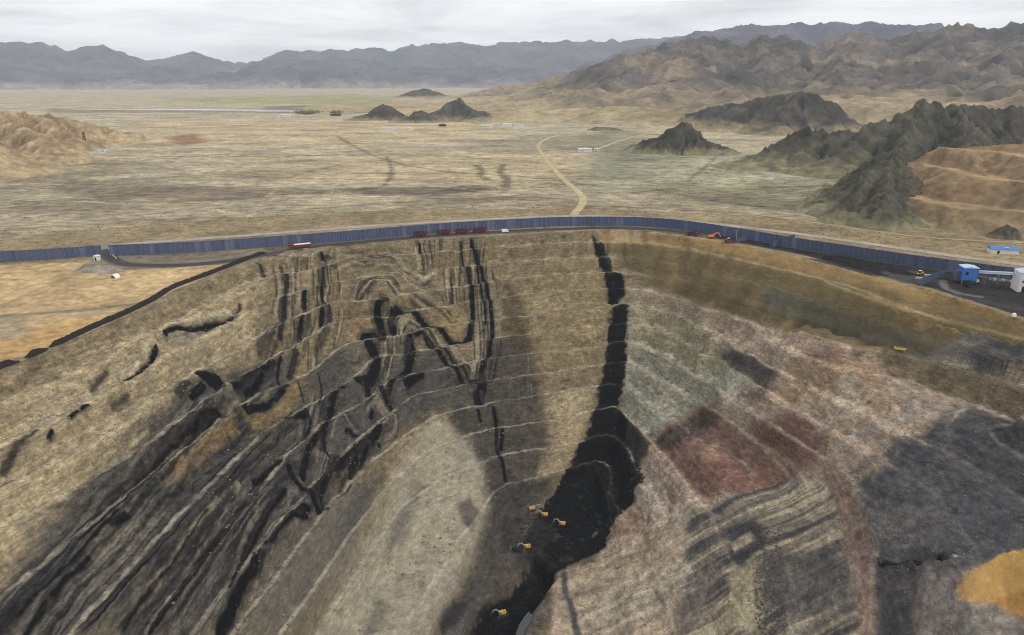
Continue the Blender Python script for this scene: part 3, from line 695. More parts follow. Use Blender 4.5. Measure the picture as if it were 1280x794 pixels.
seam([(534,421),(560,443),(585,470)], 2.5)
seam([(514,421),(509,441),(509,471)], 6)
seam([(588,300),(595,320),(602,340),(609,363),(614,388),(615,418),(610,444),(602,464),(597,480)], 4.2)
seam([(595,320),(597,340),(601,360),(606,385),(607,410)], 2.4)
seam([(586,478),(604,478),(598,497)], 9); seam([(594,490),(599,505)], 8)
seam([(524,305),(526,322)], 3); seam([(576,303),(578,325),(587,348)], 2.4)
seam([(596,513),(601,526)], 3.5); seam([(616,511),(621,531),(621,558),(628,581),(633,602)], 4); seam([(628,538),(626,561)], 4)
seam([(451,424),(454,417),(466,416),(477,425)], 6); seam([(456,429),(469,441),(471,456),(469,474)], 8)
seam([(470,460),(464,475),(457,480),(441,475)], 8); seam([(459,480),(460,494)], 6)
seam([(517,430),(515,445),(509,463),(492,473),(482,498)], 7); seam([(530,470),(505,482)], 6)
seam([(426,483),(416,500),(411,520),(406,541),(401,556)], 5); seam([(401,543),(389,561),(381,581),(377,599)], 5.5)
seam([(361,584),(366,599),(381,609),(391,626),(401,639)], 6); seam([(477,533),(467,548),(454,561),(439,568),(429,581),(414,589),(404,606),(391,624)], 7)
seam([(462,553),(454,571),(436,596)], 3); seam([(431,536),(441,541)], 6); seam([(361,483),(346,500),(323,512),(303,513)], 5.5)
seam([(343,453),(323,470),(290,484)], 9, alpha=0.9); seam([(250,469),(262,475),(276,478)], 10, taper=0); seam([(360,517),(372,526)], 9)
seam([(353,573),(341,581),(315,601)], 5); seam([(323,614),(297,642),(272,675),(242,715),(207,765),(185,797)], 6.5)
seam([(388,634),(366,644),(348,664),(330,687),(323,707),(305,730),(290,760),(270,797)], 5.5); seam([(355,614),(330,644),(305,687),(285,742)], 3.5)
seam([(320,690),(316,720)], 6); seam([(113,695),(83,727),(63,750),(28,793)], 4.5); seam([(161,644),(136,660)], 6); seam([(190,700),(150,735),(90,793)], 2.5, alpha=0.8)
p.region([(206,420),(292,397),(272,412),(226,430),(208,426)], alb(122,114,98), 1.5, 1.5, .8)
p.line([(198,414),(219,405),(239,403.5),(262,397),(291,386)], 5, alb(182,168,134), warp=.6, feather=.8, alpha=.8)
p.line([(193,424),(176,449),(150,470)], 5, alb(180,166,132), warp=.6, feather=.8, alpha=.8); p.line([(108,504),(84,522)], 4, alb(178,166,136), warp=.6, feather=.8, alpha=.7)
seam([(204,416),(219,411),(239,410),(264,403),(293,392)], 3.2); seam([(204,416),(210,420)], 5); seam([(196,430),(181,454),(153,475)], 3.6)
seam([(111,508),(86,526)], 4); seam([(60,551),(68,543)], 3); seam([(50,538),(30,556),(0,591)], 4, alpha=0.7); seam([(18,600),(-5,615)], 3, alpha=0.7)
seam([(161,493),(139,511)], 2.5, alpha=0.5); seam([(135,465),(112,486)], 2.5, alpha=0.6); seam([(235,478),(222,498)], 6, alpha=0.6)
seam([(300,378),(294,398)], 2.5, alpha=0.7); seam([(360,345),(356,375),(354,400),(350,425)], 4, alpha=0.8); seam([(382,365),(379,385)], 4); seam([(404,350),(402,372),(408,378)], 3); seam([(404,385),(401,405)], 4)
seam([(378,400),(372,425)], 4); seam([(412,385),(412,400)], 3, alpha=0.8); seam([(401,317),(404,325)], 4); seam([(405,335),(404,348),(400,358)], 3, alpha=0.8); seam([(372,440),(360,470)], 5, alpha=0.7)
seam([(564,345),(566,380)], 2, alpha=0.7); seam([(325,332),(330,345)], 4, alpha=0.7)
for q, w_ in (([(255,479),(246,489),(238,498)], 5), ([(288,484),(300,478),(320,468),(337,461)], 7), ([(355,520),(370,525),(386,519)], 6), ([(376,508),(388,525),(380,541),(364,562)], 2), ([(236,538),(262,518),(276,516)], 5), ([(424,482),(431,490)], 9), ([(404,548),(406,562),(411,568)], 4), ([(435,535),(442,540),(449,540)], 5),
              ([(445,553),(442,557),(447,561),(453,553)], 2.5), ([(473,552),(474,558)], 4), ([(462,522),(467,514)], 3.5), ([(475,478),(482,500),(491,509)], 7), ([(425,567),(415,580),(405,595),(398,612),(394,628)], 4.5), ([(447,572),(436,590)], 4), ([(410,600),(402,615),(403,634),(412,637)], 4), ([(440,610),(420,623)], 2), ([(384,610),(392,625),(401,640)], 8),
              ([(385,643),(368,650),(354,661),(338,684)], 3.5), ([(358,612),(349,623),(338,637),(318,668)], 3.5), ([(346,628),(330,650),(312,682),(296,716)], 2.5), ([(270,520),(225,560),(180,603),(140,640),(100,680)], 3), ([(250,525),(200,572),(150,620)], 2.5), ([(150,640),(110,685),(60,735),(20,775)], 3), ([(240,640),(200,690),(150,745),(105,795)], 3), ([(262,640),(225,690),(190,735),(150,790)], 2), ([(300,560),(275,585),(250,612)], 2), ([(340,545),(310,575),(290,600)], 2),
              ([(330,470),(318,482),(305,492)], 4), ([(352,450),(346,470),(350,480)], 3), ([(380,395),(374,415),(376,428)], 3), ([(398,470),(402,490),(398,508)], 2), ([(372,480),(380,500)], 2)):
    seam(q, w_ * .85)
p.line([(1096,697),(1128,692),(1148,688),(1160,698)], 5, alb(30,30,31), warp=.8, feather=.5); p.line([(1174,692),(1188,699)], 7, alb(32,31,32), warp=.8, feather=.5); p.line([(1186,694),(1196,698)], 3, alb(190,186,178), warp=.5, feather=.4, alpha=.7)  # dark lines: shade down in the trench put into the colour, not coal
p.region([(250,480),(330,500),(420,560),(400,640),(330,720),(270,800),(-20,800),(-20,760),(118,600)], np.array([0.8, 0.8, 0.82]), 8, 8, 1.0, 'mul')
COALBODY = PG([(741,296),(744,297),(754,308),(760,320),(765,335),(774,339),(779,348),(781,358),(781,373),(785,386),(785,403),(783,421),(783,451),(779,485),(772,508),(787,526),(800,548),(798,575),(806,604),(795,611),(795,626),
                (779,634),(766,652),(760,682),(741,695),(711,707),(700,714),(690,722),(676,745),(658,765),(648,780),(650,815),(560,815),(585,780),(616,748),(641,728),(664,700),(650,684),(668,650),(694,614),(706,589),(716,573),(729,548),(739,528),(744,510),(749,480),(754,468),(759,441),(760,418),(761,403),(766,386),(759,378),(760,358),(756,353),(756,340),(751,335),(745,318)], 6)
p.region_w(COALBODY, alb(58,55,52), 3.5, 5.0, 0.7)
p.region_w(COALBODY, coal, 0.9, 4.2)
p.region([(787,528),(800,532),(813,556),(808,570),(790,578),(780,550)], alb(52,50,49), 2, 2, 0.9)
p.line([(763,384),(775,378),(786,372)], 5, alb(142,132,108), warp=1, feather=0.8, alpha=0.9)
p.line([(752,513),(772,507),(790,528)], 1.6, alb(110,104,96), feather=0.6, alpha=0.6)
p.line([(742,580),(757,616),(762,640),(763,655)], 1.4, alb(56,55,54), feather=0.6, alpha=0.5); p.line([(762,620),(790,606)], 1.4, alb(56,55,54), feather=0.6, alpha=0.5)
p.region([(625,655),(670,640),(690,665),(680,700),(655,712),(635,690)], alb(46,45,44), 4, 4, 0.75)
p.region([(622,690),(650,690),(640,725),(612,745)], alb(76,68,60), 3, 3, 0.8)
for q in ([(640,690),(610,730),(580,770),(565,797)], [(625,680),(595,735),(560,780)]): p.line(q, 6, alb(72,68,66), warp=0.8, feather=1.5, alpha=0.7)
p.region([(560,780),(590,765),(583,800),(540,815)], alb(78,72,70), 3, 3, 0.8)
p.region([(548,775),(566,752),(585,752),(570,780),(552,790)], alb(42,42,42), 2, 2, 0.9)
p.line([(700,700),(716,698)], 10, alb(60,60,60), warp=3, feather=1.5, alpha=0.6); p.line([(690,675),(700,668)], 8, alb(80,78,76), warp=2.5, feather=1.2, alpha=0.5); p.line([(740,672),(746,664)], 5, alb(110,106,100), warp=1.5, feather=0.8, alpha=0.6)
# tracks worn over the slopes
p.line([(705,712),(707,740),(716,765),(722,797)], 8, alb(76,74,72), warp=0.6, feather=0.9); p.line([(702,740),(712,770)], 2, alb(120,112,102), feather=0.8, alpha=0.6)
p.line([(1030,568),(1046,602),(1058,640),(1068,690),(1082,730),(1086,760),(1082,800)], 17, alb(112,94,82), warp=1.5, feather=2.0)
for o_ in (-5, 3): p.line([(1030+o_,572),(1048+o_,606),(1060+o_,645),(1070+o_,692),(1083+o_,735),(1086+o_,765),(1083+o_,800)], 2.2, alb(138,116,102), feather=0.7, alpha=0.6)
p.line([(1055,610),(1075,650),(1090,690)], 9, alb(104,82,72), warp=2, feather=2, alpha=0.6)
p.line([(804,665),(810,700),(825,740),(845,790)], 4, alb(152,138,120), feather=0.8, alpha=0.8); p.line([(815,730),(832,760)], 3, alb(90,80,72), feather=0.8, alpha=0.7)
p.line([(808,665),(810,690)], 7, alb(108,76,62), warp=1.5, feather=1.2, alpha=0.7)
p.line([(875,710),(882,735),(870,765),(860,790)], 6, alb(118,106,94), warp=1.2, feather=1.2, alpha=0.7)
for q in ([(772,510),(810,548),(840,580),(858,606),(900,650)], [(911,531),(941,551),(977,584),(990,600)], [(960,525),(1005,555),(1035,575)], [(784,452),(810,464),(845,485)], [(890,510),(930,540)], [(1090,451),(1122,474),(1172,493)], [(1063,436),(1024,423),(962,411),(916,394)], [(900,420),(960,455),(1000,476),(1060,512)], [(930,470),(985,505)], [(1000,590),(1015,620)]):
    p.line(q, 2.2, alb(164,146,122), warp=0.8, feather=0.7, alpha=0.6)
# dust and slack lying on the coal
cm = (p.col.mean(1) < 0.012)[:, None]; p.col += cm * alb(74,71,67) * (0.42 * ss(0.2, 0.7, 0.8 * p.n1 + 0.5 * p.n2) + 0.1 * ss(0.2, 0.7, p.n2))[:, None]
# dusty bench tops
kb = bermp * np.where(p.col.mean(1) < 0.02, 0.18, 0.9) * np.where(Tp > 0.85, 1.0, 0.7)
p.col = p.col * (1 - kb[:, None]) + (dust * 0.68 + p.col * 0.5) * kb[:, None]
# darker dirt just under the rim, and fine mottling
zv = z[pi_]
g_ = 0.97 + 0.30 * p.n1 + 0.24 * p.n2 + 0.30 * ledges(p.x, p.y, zv) + 0.16 * np.abs(noise3(p.x / 5, p.y / 5, zv / 5, 36))
calm = np.zeros(len(p.x))
for P_, k_ in ((OCHRE_P, 0.8), (R_APRON, 0.35), (R_OLIVE, 0.55), (R_LOWER, 0.15)):
    i = p.bb(P_, 4); calm[i] = np.maximum(calm[i], k_ * ss(-3, 3, poly_sd(p.x[i], p.y[i], P_)))
g_ = 1 + (g_ - 1) * (1 - calm)
p.col *= np.clip(g_, 0.38, 1.85)[:, None]
warm = np.clip(0.5 * p.n1 + 0.5 * p.n0, -1, 1)[:, None]; p.col *= 1 + warm * np.array([0.05, 0.0, -0.07])
p.col = np.clip(p.col * 1.08, 0.004, 0.8)

# --- near desert colours
po = np.nonzero(~inpit)[0]
d = Paint(x[po], y[po], alb(146,128,94))
d.col *= (1 + 0.25 * d.n0 + 0.12 * d.n1)[:, None]
def GP(pts, step=8): return np.array([at_z(u, v)[:2] for u, v in resample(pts, step)])
def GL(pts, step=6): return np.array([at_z(u, v)[:2] for u, v in smooth_line(pts, step)])
d.region_w(GP([(-30,332),(110,328),(280,328),(330,322),(250,352),(130,405),(-30,470)]), sand, 3, 5)
d.region_w(GP([(-30,425),(60,405),(150,395),(60,432),(-30,465)]), alb(190,150,92), 4, 6, 0.8)
d.region_w(GP([(-30,395),(30,398),(40,420),(-30,430)]), alb(150,136,112), 4, 6, 0.8)
d.region_w(GP([(0,338),(120,335),(240,340),(150,380),(20,390)]), alb(198,168,118), 5, 8, 0.5)
d.region_w(GP([(100,333),(130,318),(330,314),(330,326),(230,334),(130,340)]), alb(128,118,102), 2, 3, 0.9)
n = noise(d.x / 18, d.y / 5, 121)
d.col *= (1 - 0.12 * ss(0.2, 0.6, n))[:, None]
d.region_w(GP([(905,300),(1000,318),(1100,345),(1170,362),(1430,445),(1430,378),(1200,342),(1100,328),(1000,312),(940,300),(870,288),(820,286)]), alb(52,49,50), 2, 2)
d.region_w(GP([(1000,322),(1080,330),(1140,345),(1080,345)]), alb(30,29,31), 2, 3, 0.8)
d.region_w(GP([(330,318),(520,299),(740,286),(900,299),(860,288),(740,283),(500,296),(330,310)]), alb(112,98,80), 1.5, 2, 0.9)
d.region_w(GP([(1100,340),(1150,340),(1180,352),(1130,356)]), alb(84,80,80), 1.5, 2, 0.7)
d.line_w(GL([(1178,350),(1180,358),(1196,366),(1230,372)]), 4.5, alb(118,114,112), 1.0, 0.8, 0.8)
d.line_w(GL([(1190,368),(1280,388)]), 6, alb(70,66,66), 1.5, 1, 0.8)
d.line_w(GL([(-20,397),(60,391),(150,383),(200,374),(240,356),(290,333),(330,320)]), 5.5, alb(126,116,98), 1.5, 0.8, 0.9)
d.line_w(GL([(-20,398),(60,392),(150,384)]), 2.0, alb(150,138,116), 0.8, 0.8, 0.7)
d.col = np.clip(0.86 * d.col * (1 + 0.16 * d.n1 + 0.2 * d.n2)[:, None], 0.01, 0.8)

grit_v = np.ones(len(x)); grit_v[pi_] = 1 - calm
col = np.zeros((len(x), 3)); col[po] = d.col
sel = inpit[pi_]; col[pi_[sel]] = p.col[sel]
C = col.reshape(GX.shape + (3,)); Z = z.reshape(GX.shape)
# which cells make up which piece of ground
cx = 0.25 * (GX[:-1, :-1] + GX[1:, :-1] + GX[:-1, 1:] + GX[1:, 1:]); cy = 0.25 * (GY[:-1, :-1] + GY[1:, :-1] + GY[:-1, 1:] + GY[1:, 1:])
csd = bil(SD, cx, cy)
def cells(P): return poly_sd(cx.ravel(), cy.ravel(), P).reshape(cx.shape) > 0
k_pit = csd > 0
k_coal = k_pit & cells(COALBODY)
k_right = k_pit & ~k_coal & (cells(R_RIGHT) | cells(PG([(690,722),(745,700),(790,640),(800,570),(840,560),(1000,600),(1300,600),(1300,815),(650,815),(655,780)])))
k_grade = k_pit & ~k_coal & ~k_right & cells(R_OLIVE)
k_left = k_pit & ~k_coal & ~k_right & ~k_grade & cells(PG([(-40,440),(335,318),(330,350),(310,440),(252,478),(176,543),(118,596),(45,687),(-40,790)]))
k_wall = k_pit & ~(k_coal | k_right | k_grade | k_left)
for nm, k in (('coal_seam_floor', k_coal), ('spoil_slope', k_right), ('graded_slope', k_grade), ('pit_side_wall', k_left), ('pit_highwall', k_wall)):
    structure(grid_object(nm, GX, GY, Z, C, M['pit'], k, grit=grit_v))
structure(grid_object('desert_ground', GX, GY, Z, C, M['plain'], ~k_pit))
# ------------------------------------------------------------------ the desert out to the horizon
tu = axis((-3.0, -1.2, 30), (-1.2, 1.2, 640), (1.2, 3.0, 30))
rr = np.concatenate([np.geomspace(636, 9000, 330), np.geomspace(9000, 30500, 24)[1:]])
TU2, RR2 = np.meshgrid(np.arctan(tu), rr)
FX, FY = RR2 * np.sin(TU2), RR2 * np.cos(TU2)
fx_, fy_ = FX.ravel(), FY.ravel()
fz = plain_z(fx_, fy_) - 0.25 * ss(660, 636, RR2.ravel())
f = Paint(fx_, fy_, alb(178,163,130))
R_ = RR2.ravel()
f.n0 = fbm(fx_ / 320, fy_ / 140, 4, 131); f.n1 = fbm(fx_ / 75, fy_ / 46, 4, 141); f.n2 = fbm(fx_ / 20, fy_ / 15, 3, 151)
f.col *= (1 + 0.16 * f.n0 + 0.24 * f.n1 + 0.24 * f.n2)[:, None]
def fr(pts, c, feather=20, warp=30, alpha=1.0, **k): f.region_w(GP(pts, 14), c, feather, warp, alpha, **k)
def fl(pts, w, c, feather=2, warp=3, alpha=1.0, **k): f.line_w(GL(pts, 8), w, c, feather, warp, alpha, **k)
# near belt: greyer, stonier
a = ss(-0.1, 0.45, f.n0 * 0.8 + f.n1 * 0.5) * ss(1300, 650, R_); f.put(np.arange(len(R_)), a * 0.75, alb(112,99,78))
a = ss(0.15, 0.5, f.n1 + 0.4 * f.n0) * ss(2600, 900, R_); f.put(np.arange(len(R_)), a * 0.45, alb(120,106,82))
fr([(300,200),(520,190),(760,195),(740,235),(500,232),(300,225)], alb(186,164,118), 40, 60, 0.5)
fr([(160,150),(600,150),(640,170),(400,185),(150,180)], alb(190,168,124), 60, 80, 0.7)
fr([(730,200),(780,172),(900,190),(1040,205),(1120,250),(1060,262),(900,245),(740,240)], alb(148,146,116), 20, 40, 0.85)
fr([(720,180),(760,160),(800,165),(830,190),(760,200)], alb(138,131,102), 20, 30, 0.7)
fr([(780,235),(870,220),(1060,240),(1150,275),(1300,300),(1300,340),(900,275)], alb(140,128,96), 15, 25, 0.7)
fr([(870,195),(920,210),(960,225),(900,235),(840,222)], alb(170,165,128), 15, 25, 0.7)
fr([(1050,250),(1150,270),(1130,282),(960,262),(880,252)], alb(116,112,84), 8, 20, 0.6)
fr([(-50,190),(60,190),(160,205),(120,230),(-50,235)], alb(140,124,94), 30, 50, 0.6)
fr([(60,222),(240,232),(420,238),(300,250),(80,245)], alb(118,104,82), 8, 35, 0.7)
fr([(420,236),(600,232),(640,238),(480,246)], alb(92,82,70), 6, 20, 0.7)
fr([(-20,250),(300,250),(700,245),(900,262),(700,270),(300,285),(-20,300)], alb(136,120,92), 10, 25, 0.45, breakup=0.6)
fr([(205,172),(245,168),(262,178),(225,182)], alb(150,96,66), 12, 20, 0.8)
fr([(590,178),(680,168),(760,168),(740,190),(620,190)], alb(138,128,100), 20, 40, 0.6)
fr([(-20,116),(500,112),(600,118),(500,126),(-20,128)], alb(176,160,126), 80, 200, 0.6)
fr([(200,123),(450,118),(500,127),(420,131),(250,128)], alb(150,146,84), 60, 150, 0.7)
fr([(330,133),(460,131),(460,141),(330,141)], alb(104,100,84), 30, 80, 0.8)
fr([(60,136),(380,137.5),(380,141),(60,141)], alb(120,114,100), 20, 50, 0.7)
fr([(70,137),(240,136.2),(385,138.6),(385,140),(240,138)], alb(206,204,196), 8, 12, 0.9)
fr([(495,137),(540,134),(545,137),(500,140)], alb(200,196,184), 15, 20, 0.8)
fr([(97,184),(113,181.5),(137,187),(130,191.5),(104,191)], alb(196,196,194), 5, 6, 0.8)
# washes: dark threads down the fans
for j, (q, w_) in enumerate((([(596,206),(602,212),(600,220),(612,226)], 9), ([(630,205),(625,216),(634,224),(632,236)], 10), ([(440,238),(480,232),(490,212),(482,195)], 6),
              ([(420,170),(470,196),(540,212),(600,218)], 7), ([(640,220),(700,226),(760,234)], 6), ([(150,195),(330,196),(430,194)], 7), ([(0,208),(70,200),(120,206)], 9),
              ([(900,192),(880,210),(860,226)], 5), ([(930,196),(940,215)], 5), ([(850,205),(880,212),(920,208)], 4), ([(820,236),(900,252),(1000,262)], 8), ([(960,235),(1040,232)], 10), ([(1040,248),(1150,262)], 8), ([(1000,246),(1060,240)], 10),
              ([(0,258),(90,250),(200,253),(330,246)], 5), ([(380,262),(520,252),(640,250)], 5), ([(760,258),(900,266),(1040,286)], 4), ([(1100,288),(1200,304),(1300,312)], 4), ([(540,240),(610,236)], 12))):
    fl(q, w_, alb(96,80,62), 2.5, 5, 0.75)
for q, w_, c_ in (([(-10,233),(150,229),(320,237),(480,229),(620,241),(722,250)], 4, (176,160,126)), ([(290,172),(420,187),(560,197),(690,209)], 5, (184,168,134)), ([(660,160),(600,172),(520,176),(440,190),(380,216),(330,250),(300,292)], 4.5, (178,160,126)), ([(735,240),(800,256),(900,270),(1010,276)], 3.5, (172,156,122)),
                  ([(150,200),(240,214),(360,222),(500,226)], 4, (110,95,74)), ([(0,262),(180,240),(330,226),(430,205)], 4, (112,97,76)), ([(560,260),(640,246),(700,236)], 3, (112,97,76)), ([(760,190),(800,200),(850,196)], 4, (120,112,86)), ([(1060,270),(1160,280),(1290,290)], 4, (116,102,80))):
    fl(q, w_, alb(*c_), 1.5, 3, 0.7)
# cracked wash fan beside the dark hills
for q in ([(860,232),(880,224),(905,222)], [(880,212),(886,220),(900,218)], [(905,205),(912,216),(930,214)], [(925,222),(935,230),(960,226)], [(940,205),(950,212)], [(890,236),(905,240),(930,236)], [(955,232),(962,242)]):
    fl(q, 2.6, alb(112,106,80), 1.2, 2, 0.8)
th = noise(fx_ / 130, fy_ / 34, 161) + 0.6 * f.n1; f.put(np.arange(len(R_)), ss(0.35, 0.8, th) * 0.5 * ss(4000, 1500, R_), alb(112,98,76))
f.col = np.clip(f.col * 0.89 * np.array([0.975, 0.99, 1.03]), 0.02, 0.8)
structure(grid_object('desert_plain', FX, FY, fz.reshape(FX.shape), f.col.reshape(FX.shape + (3,)), M['far_plain']))

# ------------------------------------------------------------------ hills and mountains
def hill(name, ridges, res, rock, foot, seed, spur=60.0, gully=0.35, rough=0.3, mat='hill', pw=1.2, cut=-2.4, smooth=True, accent=None, steep=0.0, terr=0.0):
    """a hill from its crest lines: ridges = [(photo points with distance (u, v, dist), reach in metres)]"""
    L3 = []
    for pts, W in ridges:
        q = np.array([at_d(u, v, D) for u, v, D in pts]); L3.append((resample(q, res * 4), W))
    allp = np.vstack([l for l, _ in L3]); Wm = max(w for _, w in L3) * 1.3 + spur
    gxs = np.arange(allp[:, 0].min() - Wm, allp[:, 0].max() + Wm, res); gys = np.arange(allp[:, 1].min() - Wm, allp[:, 1].max() + Wm, res)
    X, Y = np.meshgrid(gxs, gys); xx, yy = X.ravel(), Y.ravel()
    h = np.zeros(xx.shape); gl = np.zeros(xx.shape)
    wx = fbm(xx / (spur * 2.2), yy / (spur * 2.2), 4, seed); wy = fbm(xx / (spur * 2.2), yy / (spur * 2.2), 4, seed + 9)
    for l, W in L3:
        d, fr_ = seg_dist(xx + wx * spur * 0.7, yy + wy * spur * 0.7, l)
        tot = np.hypot(np.diff(l[:, 0]), np.diff(l[:, 1])).sum() + 1e-6
        H = np.interp(fr_ * tot, np.concatenate([[0], np.cumsum(np.hypot(np.diff(l[:, 0]), np.diff(l[:, 1])))]), l[:, 2])
        g = ridged(fr_ * tot / spur, d / (spur * 3.5) + seed, 3, seed + 3)
        t = np.clip(d / W * np.maximum(0.8, 1 + gully * (0.9 - 1.6 * g) * ss(0, 0.35, d / W)), 0, 1)
        hh = H * (1 - t) ** pw * (1 + steep * t)
        m = hh > h; h = np.where(m, hh, h); gl = np.where(m, g, gl)
    rg = ridged(xx / (spur * 0.9) + wx, yy / (spur * 0.9) + wy, 6, seed + 5)
    Hm = allp[:, 2].max()
    e = np.clip(h / Hm, 0, 1)
    h = h * (1 + rough * (rg - 0.55) * 1.6 * (1 - 0.8 * e)) + rough * 0.12 * Hm * fbm(xx / (spur * 0.22), yy / (spur * 0.22), 4, seed + 7) * ss(0.0, 0.25, e)
    if terr:
        k = h / terr + 0.25 * wx; ff = k - np.round(k); tz = (np.round(k) + np.sign(ff) * np.maximum(0, np.abs(ff) - 0.2) / 0.3 * 0.5 - 0.25 * wx) * terr
        h = tz; flat_ = ss(0.22, 0.12, np.abs(ff)) * ss(0.12, 0.25, e)
    h = h - 0.012 * Hm - min(3.0, Hm * 0.25) * ss(0.05, 0.0, e)      # the foot runs on under the ground
    n = fbm(xx / (spur * 1.1), yy / (spur * 0.8), 4, seed + 13)
    c = rock[0][None] * (1 - ss(-0.3, 0.35, n))[:, None] + rock[1][None] * ss(-0.3, 0.35, n)[:, None]
    if len(rock) > 2: c = c * (1 - ss(0.1, 0.4, wx)[:, None]) + rock[2] * ss(0.1, 0.4, wx)[:, None]
    fo = ss(0.30, 0.02, e + 0.12 * n)
    c = c * (1 - fo[:, None]) + foot * fo[:, None]
    c = c * (1 + 0.18 * (rg - 0.5))[:, None]
    if terr: c = c * (1 - 0.7 * flat_[:, None]) + alb(172,146,104) * 0.7 * flat_[:, None]
    if accent is not None: c = accent(xx, yy, h, e, c)
    Zg = h.reshape(X.shape)
    k = np.maximum.reduce([Zg[:-1, :-1], Zg[1:, :-1], Zg[:-1, 1:], Zg[1:, 1:]]) > cut
    return structure(grid_object(name, X, Y, Zg, np.clip(c, 0.01, 0.8).reshape(X.shape + (3,)), M[mat], k, smooth))
green_grey = (alb(84,82,72), alb(64,63,58)); dark_rock = (alb(82,76,68), alb(62,60,58)); brown_rock = (alb(104,92,78), alb(82,76,70), alb(122,102,80))
foot_sand = alb(150,138,104)
hill('rocky_hill', [([(455,143,2080),(466,134,2080),(478,130,2080),(488,132,2080),(500,141,2080),(510,146,2080)], 60)], 3.0, dark_rock, alb(132,120,92), 201, 26, 0.4, 0.3)
hill('rocky_hill', [([(508,147,1960),(518,140,1960),(527,137,1960),(536,143,1960),(543,148,1960)], 46)], 2.6, green_grey, alb(132,122,92), 202, 22, 0.4, 0.3)
hill('rocky_hill', [([(540,140,2050),(556,130,2050),(570,121,2050),(580,127,2050),(596,137,2040),(618,147,2030)], 80), ([(570,122,2050),(590,138,1980),(598,146,1950)], 50)], 3.2, green_grey, alb(140,128,98), 203, 30, 0.35, 0.25)
hill('rocky_hill', [([(498,120,4300),(515,113,4300),(530,110,4300),(545,113,4300),(560,119,4300)], 150)], 8, dark_rock, foot_sand, 204, 60, 0.3, 0.3)
hill('rocky_hill', [([(800,180,1180),(818,170,1180),(835,160,1180),(852,151,1180),(866,155,1180),(880,168,1180),(896,180,1180)], 52)], 1.9, (alb(72,68,58), alb(58,56,52)), alb(128,122,92), 205, 20, 0.45, 0.35)
hill('rocky_hill', [([(720,166,1660),(745,158,1660),(770,160,1660),(790,167,1660)], 35)], 2.5, (alb(104,104,78), alb(88,88,70)), alb(140,136,102), 206, 18, 0.4, 0.4)
hill('rocky_ridge', [([(868,140,1950),(895,131,1900),(930,127,1850),(962,120,1800),(985,116,1780),(1000,113,1760),(1018,114,1760),(1032,121,1760),(1050,136,1770),(1068,150,1770)], 120), ([(1000,114,1760),(985,128,1690),(960,145,1640)], 70), ([(930,127,1850),(915,140,1760),(890,152,1700)], 70)], 4.2,
     dark_rock, alb(144,130,96), 207, 42, 0.4, 0.3)
hill('rocky_ridge', [([(938,196,1010),(960,184,1020),(985,172,1030),(1005,160,1050),(1022,156,1060),(1045,166,1060),(1075,161,1080),(1110,150,1100),(1135,136,1130),(1156,124,1150),(1175,126,1170),(1200,131,1200),(1240,133,1250),(1290,131,1300),(1340,125,1350)], 85),
                    ([(1156,125,1150),(1140,160,1040),(1120,190,960),(1100,205,920)], 60), ([(1080,162,1080),(1060,185,1000),(1030,200,960)], 50), ([(1200,131,1200),(1210,160,1080),(1215,180,1000)], 70)], 2.6,
     (alb(82,80,66), alb(64,62,55), alb(72,68,62)), alb(124,118,88), 208, 30, 0.45, 0.34)
hill('rocky_hill', [([(1045,245,690),(1065,225,700),(1085,214,710),(1105,209,720),(1130,214,735),(1150,222,750)], 42), ([(1105,210,720),(1110,235,670),(1108,255,640)], 34), ([(1105,211,720),(1118,196,800),(1128,182,900)], 60), ([(1085,215,710),(1070,238,670),(1062,250,655)], 26)], 1.3,
     (alb(84,82,68), alb(64,62,54)), alb(128,122,92), 209, 16, 0.45, 0.36)
def dump_roads(xx, yy, h, e, c):
    n = ss(0.1, 0.4, fbm(xx / 40, yy / 40, 3, 401))[:, None] * 0.5
    return c * (1 - n) + alb(146,116,82) * n
hill('spoil_heap', [([(1168,203,800),(1182,187,810),(1210,181,815),(1290,177,820),(1400,175,830)], 100), ([(1210,183,815),(1220,205,760),(1240,225,720)], 90), ([(1290,182,820),(1300,215,730)], 110)], 1.9,
     (alb(140,116,84), alb(126,104,78)), alb(140,122,92), 210, 40, 0.14, 0.07, pw=0.9, accent=dump_roads, terr=17.0)
hill('gravel_heap', [([(1250,283,640),(1259,280,640),(1271,286,640)], 8)], 0.6, (alb(92,86,74), alb(76,72,66)), alb(120,106,80), 211, 5, 0.2, 0.2)
hill('sand_hills', [([(-120,137,1540),(-40,137,1540),(20,138,1550),(60,142,1560),(100,151,1560),(140,161,1560)], 75), ([(-30,138,1540),(10,150,1420),(40,166,1290),(58,182,1200)], 58), ([(35,140,1550),(65,150,1470),(92,162,1400)], 44), ([(-90,140,1500),(-50,165,1250),(-20,190,1100)], 70)], 2.4,
     (alb(166,144,110), alb(138,116,86)), alb(166,147,110), 212, 26, 1.1, 0.28, pw=1.0)
